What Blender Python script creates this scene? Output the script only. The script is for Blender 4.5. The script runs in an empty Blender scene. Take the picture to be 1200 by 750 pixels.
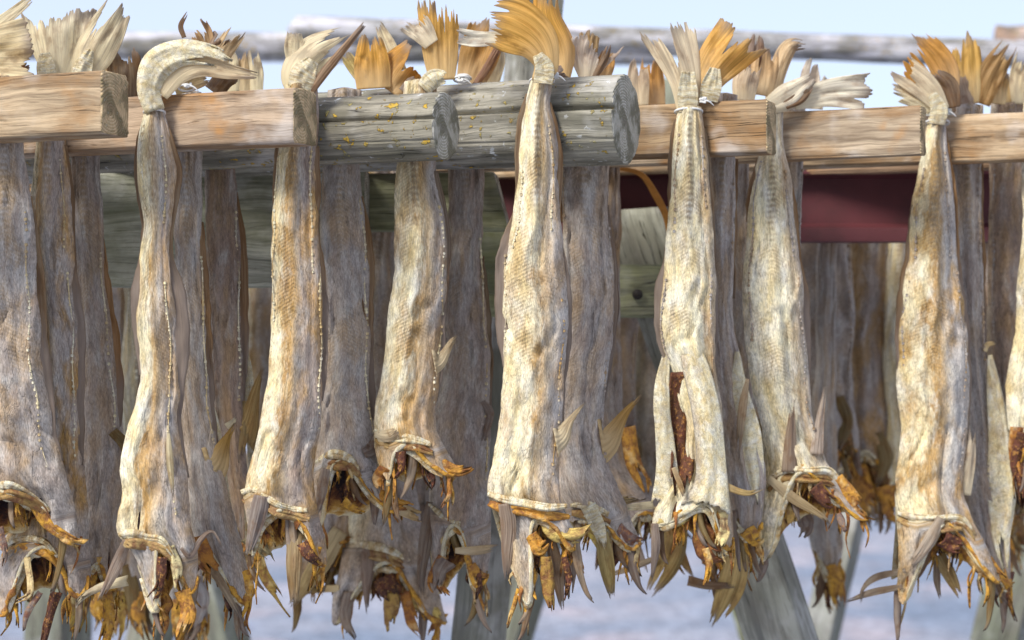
import bpy, math, random
import numpy as np

C = bpy.context.scene.collection
K = 0.0004          # tangent of the view angle per photo pixel (75 mm lens on 36 mm)
HC = 1.55           # eye height above the ground, metres
HORIZON = 420.0     # photo row of the horizon

def W(x, y, d):
    """world point of a photo position at depth d"""
    return ((x - 600.0) * K * d, d, HC + (HORIZON - y) * K * d)

# ------------------------------------------------------------------ noise
def _hash(ix, iy, seed):
    h = (ix.astype(np.int64) * 374761393 + iy.astype(np.int64) * 668265263 + int(seed) * 974711) & 0x7fffffff
    h = ((h ^ (h >> 13)) * 1274126177) & 0x7fffffff
    h = h ^ (h >> 16)
    return (h & 0xffff) / 65535.0

def vnoise(x, y, seed=0):
    x = np.asarray(x, float); y = np.asarray(y, float)
    x, y = np.broadcast_arrays(x, y)
    ix = np.floor(x); iy = np.floor(y)
    fx = x - ix; fy = y - iy
    fx = fx * fx * (3 - 2 * fx); fy = fy * fy * (3 - 2 * fy)
    a = _hash(ix, iy, seed); b = _hash(ix + 1, iy, seed)
    c = _hash(ix, iy + 1, seed); d = _hash(ix + 1, iy + 1, seed)
    return (a * (1 - fx) + b * fx) * (1 - fy) + (c * (1 - fx) + d * fx) * fy

def fbm(x, y, seed=0, o=3):
    s = 0; a = 1; t = 0
    for i in range(o):
        s = s + a * vnoise(x * 2 ** i, y * 2 ** i, seed + 17 * i); t += a; a *= .5
    return s / t * 2 - 1          # -1 .. 1

# ------------------------------------------------------------------ mesh helpers
def link(name, me, mats, parent=None, color=None):
    o = bpy.data.objects.new(name, me)
    C.objects.link(o)
    for m in (mats if isinstance(mats, (list, tuple)) else [mats]):
        me.materials.append(m)
    if parent is not None:
        o.parent = parent
        o.matrix_parent_inverse = parent.matrix_basis.inverted()
    if color is not None: o.color = color
    return o

def grid_mesh(name, P, UV, closed=False, smooth=True):
    """P (n,m,3) rows by columns; closed joins last column to the first"""
    n, m, _ = P.shape
    me = bpy.data.meshes.new(name)
    idx = np.arange(n * m).reshape(n, m)
    if closed:
        a = idx[:-1, :]; b = np.roll(idx, -1, 1)[:-1, :]; c = np.roll(idx, -1, 1)[1:, :]; d = idx[1:, :]
    else:
        a = idx[:-1, :-1]; b = idx[:-1, 1:]; c = idx[1:, 1:]; d = idx[1:, :-1]
    F = np.stack([a, d, c, b], -1).reshape(-1, 4)
    me.vertices.add(n * m); me.vertices.foreach_set('co', P.reshape(-1).astype(np.float32))
    nf = len(F)
    me.loops.add(nf * 4); me.loops.foreach_set('vertex_index', F.reshape(-1).astype(np.int32))
    me.polygons.add(nf)
    me.polygons.foreach_set('loop_start', (np.arange(nf) * 4).astype(np.int32))
    me.update(calc_edges=True)
    uv = me.uv_layers.new(name='UVMap')
    uv.data.foreach_set('uv', UV.reshape(-1, 2)[F.reshape(-1)].reshape(-1).astype(np.float32))
    me.polygons.foreach_set('use_smooth', np.full(nf, smooth))
    me.validate()
    return me

def spline(pts, n):
    """Catmull-Rom through rows of pts, n samples by length"""
    p = np.array(pts, float)
    if len(p) == 2:
        t = np.linspace(0, 1, n)[:, None]
        return p[0] * (1 - t) + p[1] * t
    q = np.vstack([2 * p[0] - p[1], p, 2 * p[-1] - p[-2]])
    out = []
    seg = len(p) - 1
    L = np.array([np.hypot(*(p[i + 1, :2] - p[i, :2])) + 1e-6 for i in range(seg)])
    cum = np.concatenate([[0], np.cumsum(L)])
    for s in np.linspace(0, cum[-1], n):
        i = min(int(np.searchsorted(cum, s, side='right') - 1), seg - 1)
        t = (s - cum[i]) / L[i]
        a, b, c, d = q[i], q[i + 1], q[i + 2], q[i + 3]
        out.append(.5 * ((2 * b) + (-a + c) * t + (2 * a - 5 * b + 4 * c - d) * t * t + (-a + 3 * b - 3 * c + d) * t ** 3))
    return np.array(out)

def sinterp(x, xs, ys):
    """smooth (monotone-ish) interpolation"""
    xs = np.array(xs, float); ys = np.array(ys, float); x = np.asarray(x, float)
    if len(xs) < 3: return np.interp(x, xs, ys)
    m = np.gradient(ys, xs)
    i = np.clip(np.searchsorted(xs, x, side='right') - 1, 0, len(xs) - 2)
    h = xs[i + 1] - xs[i]; t = np.clip((x - xs[i]) / h, 0, 1)
    return ((2 * t**3 - 3 * t**2 + 1) * ys[i] + (t**3 - 2 * t**2 + t) * h * m[i] * .8
            + (-2 * t**3 + 3 * t**2) * ys[i + 1] + (t**3 - t**2) * h * m[i + 1] * .8)

SEED = [100]
def nseed():
    SEED[0] += 7
    return SEED[0]

def ribbon(name, path, d, mat, parent=None, color=None, cup=.25, rag=.0, fray=.0, ripple=.06,
           m=17, n=26, thick=.001, roll=0., bend=0., notch=0., sway=.0, petal=0., pleat=0.):
    """a thin dried strip or fin along path rows (x, y, halfwidth[, depth offset]) in photo pixels"""
    sd = nseed()
    p = [tuple(r) + ((0.,) if len(r) == 3 else ()) for r in path]
    q = spline(p, n)
    xy = q[:, :2]; w = np.maximum(q[:, 2], .25); dz = q[:, 3]
    T = np.gradient(xy, axis=0); T /= (np.linalg.norm(T, axis=1)[:, None] + 1e-9)
    N = np.stack([-T[:, 1], T[:, 0]], 1)
    c = np.linspace(-1, 1, m)
    s = np.linspace(0, 1, n)
    px = K * d
    L = np.sum(np.hypot(*np.diff(xy, axis=0).T))
    c0 = (vnoise(.37, .11, sd) - .5) * .9; esg = 1 if vnoise(.9, .2, sd) > .5 else -1
    if vnoise(.2, .6, sd) > .5: petal = -petal
    # ragged far end: pull columns back by noise
    jag = rag * 1.5 * vnoise(c * 1.7 + 5, 0 * c, sd) ** 1.4 + fray * (.6 * vnoise(c * 11 + 3, 0 * c, sd + 1) + .7 * vnoise(c * 31 + 3, 0 * c, sd + 2) ** 2) \
        + notch * np.exp(-((c - (vnoise(.3, .7, sd) - .5) * .7) / .16) ** 2) + rag * 1.3 * np.exp(-np.abs((c - (vnoise(.8, .4, sd) - .5) * 1.6) / .07)) + rag * 1. * np.exp(-np.abs((c - (vnoise(.1, .4, sd) - .5) * 1.6) / .05))
    jag = jag - jag.min()
    S = s[:, None] * (1 - jag[None, :] * s[:, None] ** 2)
    fi = S * (n - 1); i0 = np.clip(np.floor(fi).astype(int), 0, n - 2); f = fi - i0
    def at(A): return A[i0] * (1 - f) + A[i0 + 1] * f
    X = at(xy[:, 0]) + at(N[:, 0]) * at(w) * c[None, :]
    Y = at(xy[:, 1]) + at(N[:, 1]) * at(w) * c[None, :]
    ww = at(w)
    rr = roll * S
    D = at(dz) + ww * px * (cup * (c[None, :] ** 2 - .4) + ripple * (2.4 * fbm(c[None, :] * 1.7, S * 2.2, sd, 2) * (.3 + S)
        + .15 * fbm(c[None, :] * 9, S * .8, sd + 3, 2) * (.2 + S))
        + petal * (np.abs(c[None, :] - c0) * (.25 + S) * 1.1 + .5 * np.maximum(0, np.abs(c[None, :]) - .7) * S * 4 * esg)
        + pleat * np.sin(c[None, :] * 21 + sd) * (1 - .5 * S)
        + c[None, :] * np.sin(rr)) + bend * S ** 2
    X = at(xy[:, 0]) + (X - at(xy[:, 0])) * np.cos(rr)
    Y = at(xy[:, 1]) + (Y - at(xy[:, 1])) * np.cos(rr)
    X = X + sway * ww * fbm(S * 3, c[None, :] * .8, sd + 9, 2)
    dep = d + D
    P = np.stack([(X - 600) * K * d, dep, HC + (HORIZON - Y) * K * d], -1)
    UV = np.stack([np.broadcast_to((c[None, :] * .5 + .5), X.shape) * (.3 * np.mean(w) + .7 * np.max(w)) / 20., np.broadcast_to(S, X.shape)], -1)
    me = grid_mesh(name, P, UV)
    o = link(name, me, mat, parent, color)
    mo = o.modifiers.new('thick', 'SOLIDIFY'); mo.thickness = thick; mo.offset = 0
    return o

def tube(name, pts, rad, mat, parent=None, color=None, m=10, n=40, lumps=0.):
    """tube through world points, radii per point"""
    sd = nseed()
    q = spline([tuple(p) + (r,) for p, r in zip(pts, rad)], n) if len(pts) > 2 else \
        np.linspace(np.append(pts[0], rad[0]), np.append(pts[1], rad[1]), n)
    P3 = q[:, :3]; r = np.maximum(q[:, 3], .0001)
    T = np.gradient(P3, axis=0); T /= np.linalg.norm(T, axis=1)[:, None] + 1e-12
    ref = np.where(np.abs(T[:, 1:2]) < .8, np.array([[0, 1., 0]]), np.array([[1., 0, 0]]))
    A = np.cross(T, ref); A /= np.linalg.norm(A, axis=1)[:, None] + 1e-12
    B = np.cross(T, A)
    th = np.linspace(0, 2 * np.pi, m, endpoint=False)
    rr = r[:, None] * (1 + lumps * fbm(np.linspace(0, n / 5., n)[:, None], np.cos(th)[None, :] * 1.2 + 3, sd, 2))
    rr[0] *= .05; rr[-1] *= .05
    P = P3[:, None, :] + rr[..., None] * (np.cos(th)[None, :, None] * A[:, None, :] + np.sin(th)[None, :, None] * B[:, None, :])
    UV = np.stack(np.broadcast_arrays(th[None, :] / 6.283, np.linspace(0, 1, n)[:, None]), -1)
    return link(name, grid_mesh(name, P, UV, closed=True), mat, parent, color)

# ------------------------------------------------------------------ node helpers
class NT:
    def __init__(s, name):
        s.mat = bpy.data.materials.new(name); s.mat.use_nodes = True
        s.t = s.mat.node_tree; s.t.nodes.clear()
        s.out = s.t.nodes.new('ShaderNodeOutputMaterial')
    def n(s, ty, props=None, **ins):
        nd = s.t.nodes.new('ShaderNode' + ty)
        for k, v in (props or {}).items(): setattr(nd, k, v)
        for k, v in ins.items():
            key = int(k[1:]) if k[0] == '_' and k[1:].isdigit() else k.replace('_', ' ')
            s.set(nd.inputs[key], v)
        return nd
    def set(s, sock, v):
        if isinstance(v, bpy.types.NodeSocket): s.t.links.new(v, sock)
        elif isinstance(v, bpy.types.Node): s.t.links.new(v.outputs[0], sock)
        else:
            if sock.type == 'RGBA' and len(v) == 3: v = tuple(v) + (1,)
            sock.default_value = v
    def m(s, op, a, b=None, c=None, clamp=False):
        nd = s.n('Math', {'operation': op, 'use_clamp': clamp}); s.set(nd.inputs[0], a)
        if b is not None: s.set(nd.inputs[1], b)
        if c is not None: s.set(nd.inputs[2], c)
        return nd.outputs[0]
    def mix(s, f, a, b, mode='MIX'):
        nd = s.n('Mix', {'data_type': 'RGBA', 'blend_type': mode}); s.set(nd.inputs[0], f); s.set(nd.inputs[6], a); s.set(nd.inputs[7], b)
        return nd.outputs[2]
    def ramp(s, v, a, b, lo=0., hi=1.):
        nd = s.n('MapRange', {'interpolation_type': 'SMOOTHSTEP'}, _0=v, _1=a, _2=b, _3=lo, _4=hi)
        return nd.outputs[0]
    def noise(s, vec, scale=1., detail=4., rough=.55, dist=0.):
        return s.n('TexNoise', None, Vector=vec, Scale=scale, Detail=detail, Roughness=rough, Distortion=dist).outputs[0]
    def vec(s, x, y, z):
        return s.n('CombineXYZ', None, _0=x, _1=y, _2=z).outputs[0]
    def gray(s, v): return s.vec(v, v, v)
    def finish(s, col, rough=.6, bump=None, bstr=.5, bdist=.002, spec=.3, trans=0., tcol=None, metal=0.):
        b = s.n('BsdfPrincipled', None, Base_Color=col, Roughness=rough, Metallic=metal)
        b.inputs['Specular IOR Level'].default_value = spec
        if bump is not None:
            bn = s.n('Bump', None, Strength=bstr, Distance=bdist, Height=bump)
            s.t.links.new(bn.outputs[0], b.inputs['Normal'])
        sh = b.outputs[0]
        if trans > 0:
            tr = s.n('BsdfTranslucent', None, Color=tcol if tcol is not None else col)
            mx = s.n('MixShader', None, _0=trans); s.t.links.new(sh, mx.inputs[1]); s.t.links.new(tr.outputs[0], mx.inputs[2])
            sh = mx.outputs[0]
        s.t.links.new(sh, s.out.inputs[0])
        return s.mat

def make_skin():
    s = NT('fish_skin')
    uv = s.n('UVMap'); sp = s.n('SeparateXYZ', None, Vector=uv.outputs[0]); U, V = sp.outputs[0], sp.outputs[1]
    oi = s.n('ObjectInfo'); sc = s.n('SeparateColor', None, Color=oi.outputs['Color'])
    R, G, B = sc.outputs[0], sc.outputs[1], sc.outputs[2]
    seed = s.m('MULTIPLY', oi.outputs['Random'], 57.)
    n1 = s.noise(s.vec(s.m('MULTIPLY', U, 2.6), s.m('MULTIPLY', V, 12.), seed), 1., 4.)
    n2 = s.noise(s.vec(s.m('MULTIPLY', U, 17.), s.m('MULTIPLY', V, 58.), seed), 1., 6., .62, .5)
    n3 = s.noise(s.vec(s.m('MULTIPLY', U, 75.), s.m('MULTIPLY', V, 160.), seed), 1., 3., .7)
    n4 = s.noise(s.vec(s.m('MULTIPLY', U, 4.5), s.m('MULTIPLY', V, 17.), s.m('ADD', seed, 9.)), 1., 3., .5)
    n5 = s.noise(s.vec(s.m('MULTIPLY', U, 4.), s.m('MULTIPLY', V, 22.), s.m('ADD', seed, 21.)), 1., 5., .6)
    uu = s.m('ADD', U, s.m('ADD', s.m('MULTIPLY', s.m('SUBTRACT', n1, .5), .42), s.m('MULTIPLY', s.m('SUBTRACT', n2, .5), .32)))
    lo = s.m('SUBTRACT', s.m('MULTIPLY', R, 1.5), .62)
    t = s.ramp(uu, lo, s.m('ADD', lo, .62))
    cream = s.mix(s.ramp(n4, .30, .72), (.86, .78, .53), (.78, .62, .31))
    cream = s.mix(s.ramp(n5, .42, .70, 0., .55), cream, (.82, .80, .73))
    cream = s.mix(s.ramp(n2, .54, .74, 0., .40), cream, (.44, .32, .17))
    back = s.mix(s.m('ADD', B, s.m('MULTIPLY', s.m('SUBTRACT', n4, .5), 1.5), clamp=True), (.50, .46, .41), (.31, .215, .155))
    back = s.mix(s.ramp(n5, .5, .72, 0., .6), back, (.55, .52, .46))
    back = s.mix(s.ramp(n2, .55, .75, 0., .5), back, (.19, .145, .115))
    col = s.mix(t, cream, back)
    # warm flush where the pale belly turns into the dark back, and in blotches
    band = s.m('MULTIPLY', s.ramp(t, .05, .5), s.ramp(t, .95, .5))
    g3 = s.m('MULTIPLY', s.m('MULTIPLY', G, G), 1.15)
    fl = s.m('MULTIPLY', g3, s.m('ADD', s.m('MULTIPLY', band, .95), s.ramp(n1, .42, .64, 0., .95)), clamp=True)
    fl = s.m('MULTIPLY', fl, s.ramp(n2, .25, .6, .45, .95))
    col = s.mix(fl, col, s.mix(n5, (.58, .35, .09), (.36, .19, .07)))
    # rusty thin streaks
    st = s.noise(s.vec(s.m('MULTIPLY', U, 30.), s.m('MULTIPLY', V, 14.), s.m('ADD', seed, 40.)), 1., 4., .6)
    col = s.mix(s.ramp(st, .6, .74, 0., .42), col, (.24, .13, .06))
    # herringbone of the muscle blocks under the skin
    du = s.m('ABSOLUTE', s.m('SUBTRACT', U, .46))
    ph = s.m('ADD', s.m('MULTIPLY', V, 1150.), s.m('MULTIPLY', du, -52.))
    ph = s.m('ADD', ph, s.m('MULTIPLY', n1, 9.))
    hb = s.m('MULTIPLY', s.m('ADD', s.m('SINE', ph), 1.), .5)
    hmask = s.m('MULTIPLY', s.ramp(du, .45, .2), s.ramp(n1, .40, .60))
    hmask = s.m('MULTIPLY', hmask, s.ramp(V, .52, .35))
    col = s.mix(s.m('MULTIPLY', s.m('MULTIPLY', hb, hmask), .38), col, (.32, .22, .11))
    # vertebrae showing through near the tail
    vb = s.m('MULTIPLY', s.m('ADD', s.m('SINE', s.m('ADD', s.m('MULTIPLY', V, 720.), s.m('MULTIPLY', n1, 3.))), 1.), .5)
    vm = s.m('MULTIPLY', s.ramp(s.m('ABSOLUTE', s.m('SUBTRACT', s.m('ADD', U, s.m('MULTIPLY', s.m('SUBTRACT', n5, .5), .12)), .47)), .14, .05), s.ramp(V, .30, .12))
    vm = s.m('MULTIPLY', vm, s.ramp(n1, .35, .55, .35, 1.))
    col = s.mix(s.m('MULTIPLY', s.m('MULTIPLY', vb, vm), .8), col, (.34, .24, .13))
    # small dark flecks and scabs
    flk = s.noise(s.vec(s.m('MULTIPLY', U, 30.), s.m('MULTIPLY', V, 85.), s.m('ADD', seed, 70.)), 1., 4., .7)
    col = s.mix(s.ramp(flk, .64, .72, 0., .65), col, (.17, .095, .055))
    spk = s.ramp(n3, .3, .72, .62, 1.22)
    col = s.mix(1., col, s.gray(spk), 'MULTIPLY')
    col = s.mix(1., col, s.gray(s.ramp(n2, .25, .75, 1.05, .92)), 'MULTIPLY')
    h = s.m('ADD', s.m('MULTIPLY', n2, .35), s.m('ADD', s.m('MULTIPLY', n3, .35), s.m('MULTIPLY', s.m('MULTIPLY', hb, hmask), .28)))
    h = s.m('ADD', h, s.m('MULTIPLY', n5, 1.1))
    # shrunken creases running along the fish
    c1 = s.noise(s.vec(s.m('MULTIPLY', U, 5.), s.m('MULTIPLY', V, 15.), s.m('ADD', seed, 90.)), 1., 5., .6, .4)
    c2 = s.noise(s.vec(s.m('MULTIPLY', U, 13.), s.m('MULTIPLY', V, 16.), s.m('ADD', seed, 120.)), 1., 4., .6, .4)
    k1 = s.ramp(s.m('ABSOLUTE', s.m('SUBTRACT', c1, .5)), .0, .028); k2 = s.ramp(s.m('ABSOLUTE', s.m('SUBTRACT', c2, .48)), .0, .05)
    col = s.mix(1., col, s.gray(s.m('MULTIPLY', s.m('MULTIPLY_ADD', k1, .13, .87), s.m('MULTIPLY_ADD', k2, .05, .95))), 'MULTIPLY')
    h = s.m('ADD', h, s.m('ADD', s.m('MULTIPLY', k1, .45), s.m('MULTIPLY', k2, .16)))
    return s.finish(col, s.ramp(n5, .3, .7, .48, .68), h, .7, .0022, .38)

def make_fin():
    s = NT('fish_fin')
    uv = s.n('UVMap'); sp = s.n('SeparateXYZ', None, Vector=uv.outputs[0]); U, V = sp.outputs[0], sp.outputs[1]
    oi = s.n('ObjectInfo'); base = oi.outputs['Color']; seed = s.m('MULTIPLY', oi.outputs['Random'], 31.)
    ray = s.noise(s.vec(s.m('MULTIPLY', U, 15.), s.m('MULTIPLY', V, .9), seed), 1., 6., .68, .3)
    fine = s.noise(s.vec(s.m('MULTIPLY', U, 60.), s.m('MULTIPLY', V, 5.), seed), 1., 3., .6)
    blot = s.noise(s.vec(s.m('MULTIPLY', U, 4.), s.m('MULTIPLY', V, 4.), seed), 1., 4., .6)
    bright = s.n('VectorMath', {'operation': 'MULTIPLY_ADD'}, _0=base, _1=(1.25, 1.28, 1.3), _2=(.03, .026, .015)).outputs[0]
    pale = s.mix(.12, bright, (.84, .74, .52))
    dark = s.mix(.6, base, (.16, .09, .05))
    col = s.mix(s.ramp(ray, .36, .66), pale, s.mix(.55, base, dark))
    col = s.mix(s.ramp(fine, .55, .75, 0., .5), col, dark)
    col = s.mix(s.ramp(blot, .45, .65, 0., .7), col, s.mix(.45, base, (.40, .19, .045)))
    col = s.mix(s.ramp(blot, .54, .72, 0., .7), col, dark)
    br = s.n('SeparateColor', None, Color=base).outputs[0]
    col = s.mix(s.m('MULTIPLY', s.m('MULTIPLY', s.ramp(br, .42, .56), s.ramp(s.m('ADD', V, s.m('MULTIPLY', s.m('SUBTRACT', ray, .5), .35)), .08, .62, 1., 0.)), .8), col, s.mix(.35, (.80, .70, .47), bright))
    tip = s.m('MULTIPLY', s.ramp(s.m('ADD', V, s.m('MULTIPLY', s.m('SUBTRACT', ray, .5), .3)), .74, 1.), .8)
    col = s.mix(tip, col, s.mix(blot, (.13, .08, .055), (.55, .46, .38)))
    h = s.m('ADD', ray, s.m('MULTIPLY', fine, .5))
    return s.finish(col, .5, h, .7, .0016, .4, trans=.45)

def make_flesh():
    s = NT('dried_flesh')
    uv = s.n('UVMap'); sp = s.n('SeparateXYZ', None, Vector=uv.outputs[0]); U, V = sp.outputs[0], sp.outputs[1]
    oi = s.n('ObjectInfo'); base = oi.outputs['Color']; seed = s.m('MULTIPLY', oi.outputs['Random'], 31.)
    g = s.n('NewGeometry'); pos = s.n('VectorMath', {'operation': 'SCALE'}, _0=g.outputs['Position'])
    pos.inputs['Scale'].default_value = 1.
    br = s.n('SeparateColor', None, Color=base).outputs[0]
    base = s.mix(s.ramp(br, .12, .36), s.n('VectorMath', {'operation': 'MULTIPLY'}, _0=base, _1=(.42, .38, .32)).outputs[0], base)
    a = s.noise(pos.outputs[0], 75., 5., .65, .6)
    b = s.noise(pos.outputs[0], 190., 4., .7, .3)
    c = s.noise(pos.outputs[0], 33., 4., .6)
    col = s.mix(s.ramp(a, .36, .62), s.mix(.78, base, (.16, .05, .025)), base)
    col = s.mix(s.m('MULTIPLY', s.ramp(br, .25, .5, .0, 1.), s.ramp(c, .54, .68, 0., .85)), col, s.mix(.5, base, (.82, .66, .34)))
    col = s.mix(s.m('MULTIPLY', s.ramp(br, .45, .2), s.ramp(b, .52, .66, 0., .9)), col, (.42, .20, .045))
    col = s.mix(s.ramp(b, .40, .30, 0., .8), col, (.05, .022, .016))
    return s.finish(col, .55, s.m('ADD', a, s.m('MULTIPLY', b, .6)), 1., .004, .3)

def make_cavity():
    s = NT('gut_cavity')
    uv = s.n('UVMap'); sp = s.n('SeparateXYZ', None, Vector=uv.outputs[0]); U, V = sp.outputs[0], sp.outputs[1]
    g = s.n('NewGeometry')
    a = s.noise(g.outputs['Position'], 60., 5., .65, .6)
    b = s.noise(g.outputs['Position'], 170., 4., .7, .3)
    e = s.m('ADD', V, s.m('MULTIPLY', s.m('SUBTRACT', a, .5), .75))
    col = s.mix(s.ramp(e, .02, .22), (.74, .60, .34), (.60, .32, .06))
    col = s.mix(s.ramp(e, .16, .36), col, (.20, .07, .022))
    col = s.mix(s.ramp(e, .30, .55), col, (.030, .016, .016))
    col = s.mix(s.ramp(b, .58, .72, 0., .5), col, (.48, .22, .05))
    return s.finish(col, .6, s.m('ADD', a, s.m('MULTIPLY', b, .6)), 1., .005, .2)

def make_wood(name, dark, stain, lichen=0., algae=0., knots=True, rust=0.):
    s = NT(name)
    tc = s.n('TexCoord'); sp = s.n('SeparateXYZ', None, Vector=tc.outputs['Object'])
    x, y, z = sp.outputs
    oi = s.n('ObjectInfo'); base = oi.outputs['Color']; seed = s.m('MULTIPLY', oi.outputs['Random'], 41.)
    xs = s.m('ADD', x, seed)
    w = s.noise(s.vec(s.m('MULTIPLY', xs, 4.), s.m('MULTIPLY', y, 9.), s.m('MULTIPLY', z, 9.)), 1., 3.)
    zz = s.m('ADD', z, s.m('MULTIPLY', w, .045))
    g1 = s.noise(s.vec(s.m('MULTIPLY', xs, 3.), s.m('MULTIPLY', y, 52.), s.m('MULTIPLY', zz, 52.)), 1., 7., .65, .4)
    g2 = s.noise(s.vec(s.m('MULTIPLY', xs, 14.), s.m('MULTIPLY', y, 330.), s.m('MULTIPLY', zz, 330.)), 1., 4., .7, .2)
    bl = s.noise(s.vec(s.m('MULTIPLY', xs, 7.), s.m('MULTIPLY', y, 16.), s.m('MULTIPLY', z, 16.)), 1., 5., .6)
    b2 = s.noise(s.vec(s.m('MULTIPLY', xs, 11.), s.m('MULTIPLY', y, 11.), s.m('MULTIPLY', z, 11.)), 1., 3., .6)
    col = s.mix(s.ramp(g1, .38, .64), base, s.mix(.72, base, dark))
    col = s.mix(s.ramp(bl, .42, .66, 0., .75), col, stain)
    col = s.mix(s.ramp(b2, .52, .7, 0., .5), col, s.mix(.7, base, (.66, .64, .61)))
    if rust: col = s.mix(s.ramp(b2, .42, .25, 0., rust), col, (.46, .21, .05))
    col = s.mix(s.ramp(g2, .50, .68, 0., .7), col, s.mix(.8, base, dark))
    crack = s.noise(s.vec(s.m('MULTIPLY', xs, 2.2), s.m('MULTIPLY', y, 95.), s.m('MULTIPLY', zz, 95.)), 1., 2., .5, .2)
    cr = s.ramp(s.m('ABSOLUTE', s.m('SUBTRACT', crack, .5)), .009, .0)
    cr = s.m('MULTIPLY', cr, s.ramp(bl, .46, .62))
    col = s.mix(s.m('MULTIPLY', cr, .85), col, (.035, .025, .02))
    if algae:
        al = s.noise(tc.outputs['Object'], 6., 5., .65)
        col = s.mix(s.ramp(al, .40, .62, 0., algae), col, (.115, .125, .035))
    h = s.m('SUBTRACT', s.m('ADD', g1, s.m('MULTIPLY', g2, .5)), s.m('MULTIPLY', cr, 1.4))
    if lichen:
        l1 = s.noise(s.vec(s.m('MULTIPLY', xs, 85.), s.m('MULTIPLY', y, 85.), s.m('MULTIPLY', z, 85.)), 1., 4., .6)
        l2 = s.noise(s.vec(s.m('MULTIPLY', xs, 13.), s.m('MULTIPLY', y, 13.), s.m('MULTIPLY', z, 13.)), 1., 3., .6)
        lm = s.m('MULTIPLY', s.ramp(l1, .585, .66), s.ramp(l2, .44, .54))
        lm = s.m('MULTIPLY', lm, lichen)
        col = s.mix(lm, col, s.mix(s.ramp(l2, .45, .6), (.38, .36, .15), (.50, .31, .04)))
        wm = s.m('MULTIPLY', s.ramp(l1, .40, .34), s.ramp(l2, .5, .42))
        col = s.mix(s.m('MULTIPLY', wm, .8), col, (.62, .63, .60))
        h = s.m('ADD', h, lm)
    return s.finish(col, .8, h, .9, .003, .2)

def make_endgrain(name, base_a, base_b, algae=0.):
    s = NT(name)
    tc = s.n('TexCoord'); sp = s.n('SeparateXYZ', None, Vector=tc.outputs['Object']); x, y, z = sp.outputs
    oi = s.n('ObjectInfo')
    nz = s.noise(tc.outputs['Object'], 30., 4.)
    y2 = s.m('ADD', y, .012); z2 = s.m('ADD', z, .008)
    r = s.m('SQRT', s.m('ADD', s.m('MULTIPLY', y2, y2), s.m('MULTIPLY', z2, z2)))
    r = s.m('ADD', r, s.m('MULTIPLY', nz, .006))
    ring = s.m('MULTIPLY', s.m('ADD', s.m('SINE', s.m('MULTIPLY', r, 1500.)), 1.), .5)
    f = s.noise(tc.outputs['Object'], 120., 5., .7)
    col = s.mix(s.m('MULTIPLY', ring, .6), base_a, base_b)
    col = s.mix(s.ramp(nz, .42, .6, 0., .8), col, s.mix(.7, base_b, (.10, .085, .06)))
    if algae: col = s.mix(s.ramp(f, .42, .6, 0., algae), col, (.15, .15, .06))
    col = s.mix(s.ramp(f, .62, .72, 0., .8), col, (.5, .48, .42))
    return s.finish(col, .85, s.m('ADD', s.m('MULTIPLY', ring, .7), f), .8, .003, .15)

def make_paint():
    s = NT('red_brown_paint')
    tc = s.n('TexCoord')
    n = s.noise(tc.outputs['Object'], 9., 6., .65); f = s.noise(tc.outputs['Object'], 70., 4., .7)
    col = s.mix(s.ramp(n, .35, .7), (.125, .032, .036), (.085, .027, .028))
    col = s.mix(s.ramp(f, .6, .75, 0., .5), col, (.17, .07, .05))
    return s.finish(col, .55, f, .3, .001, .4)

def make_ground():
    s = NT('shore_gravel')
    g = s.n('NewGeometry'); p = g.outputs['Position']
    a = s.noise(p, .5, 4., .6); b = s.noise(p, 1.2, 4., .6); c = s.noise(p, 40., 3., .7)
    v = s.n('TexVoronoi', None, Vector=p, Scale=22.)
    col = s.mix(s.ramp(a, .36, .64), (.20, .24, .305), (.33, .335, .375))
    col = s.mix(s.ramp(b, .52, .66, 0., .75), col, (.44, .375, .385))
    col = s.mix(s.ramp(b, .40, .28, 0., .6), col, (.13, .16, .27))
    vc = s.n('SeparateColor', None, Color=v.outputs['Color'])
    col = s.mix(1., col, s.gray(s.ramp(vc.outputs[0], 0., 1., .65, 1.3)), 'MULTIPLY')
    return s.finish(col, .8, v.outputs['Distance'], .8, .02, .3)

def make_plain(name, col, rough=.6):
    s = NT(name)
    tc = s.n('TexCoord'); n = s.noise(tc.outputs['Object'], 60., 4., .6)
    c = s.mix(s.ramp(n, .3, .7), col, tuple(v * .72 for v in col))
    return s.finish(c, rough, n, .4, .001, .3)

SKIN = make_skin(); FIN = make_fin(); FLESH = make_flesh(); CAV = make_cavity()
WRAIL = make_wood('sawn_rail_wood', (.10, .062, .035), (.30, .155, .055), rust=.75)
WLOG = make_wood('weathered_log_wood', (.055, .05, .038), (.15, .135, .095), lichen=1., algae=.1)
WGREEN = make_wood('mossy_plank_wood', (.07, .07, .045), (.30, .29, .22), algae=.5)
WGREY = make_wood('grey_post_wood', (.10, .095, .085), (.22, .20, .16), algae=.22)
ENDR = make_endgrain('rail_end_grain', (.68, .50, .29), (.46, .31, .15), algae=.35)
ENDL = make_endgrain('log_end_grain', (.58, .54, .45), (.28, .26, .19), algae=.3)
PAINT = make_paint(); GROUND = make_ground()
STRING = make_plain('white_string', (.78, .76, .70))
# ------------------------------------------------------------------ objects
def tag(o, label=None, cat=None, group=None, kind=None):
    if label: o['label'] = label
    if cat: o['category'] = cat
    if group: o['group'] = group
    if kind: o['kind'] = kind
    return o

def root(name, loc):
    o = bpy.data.objects.new(name, None); C.objects.link(o)
    o.location = loc; o.empty_display_size = .05
    return o

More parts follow.
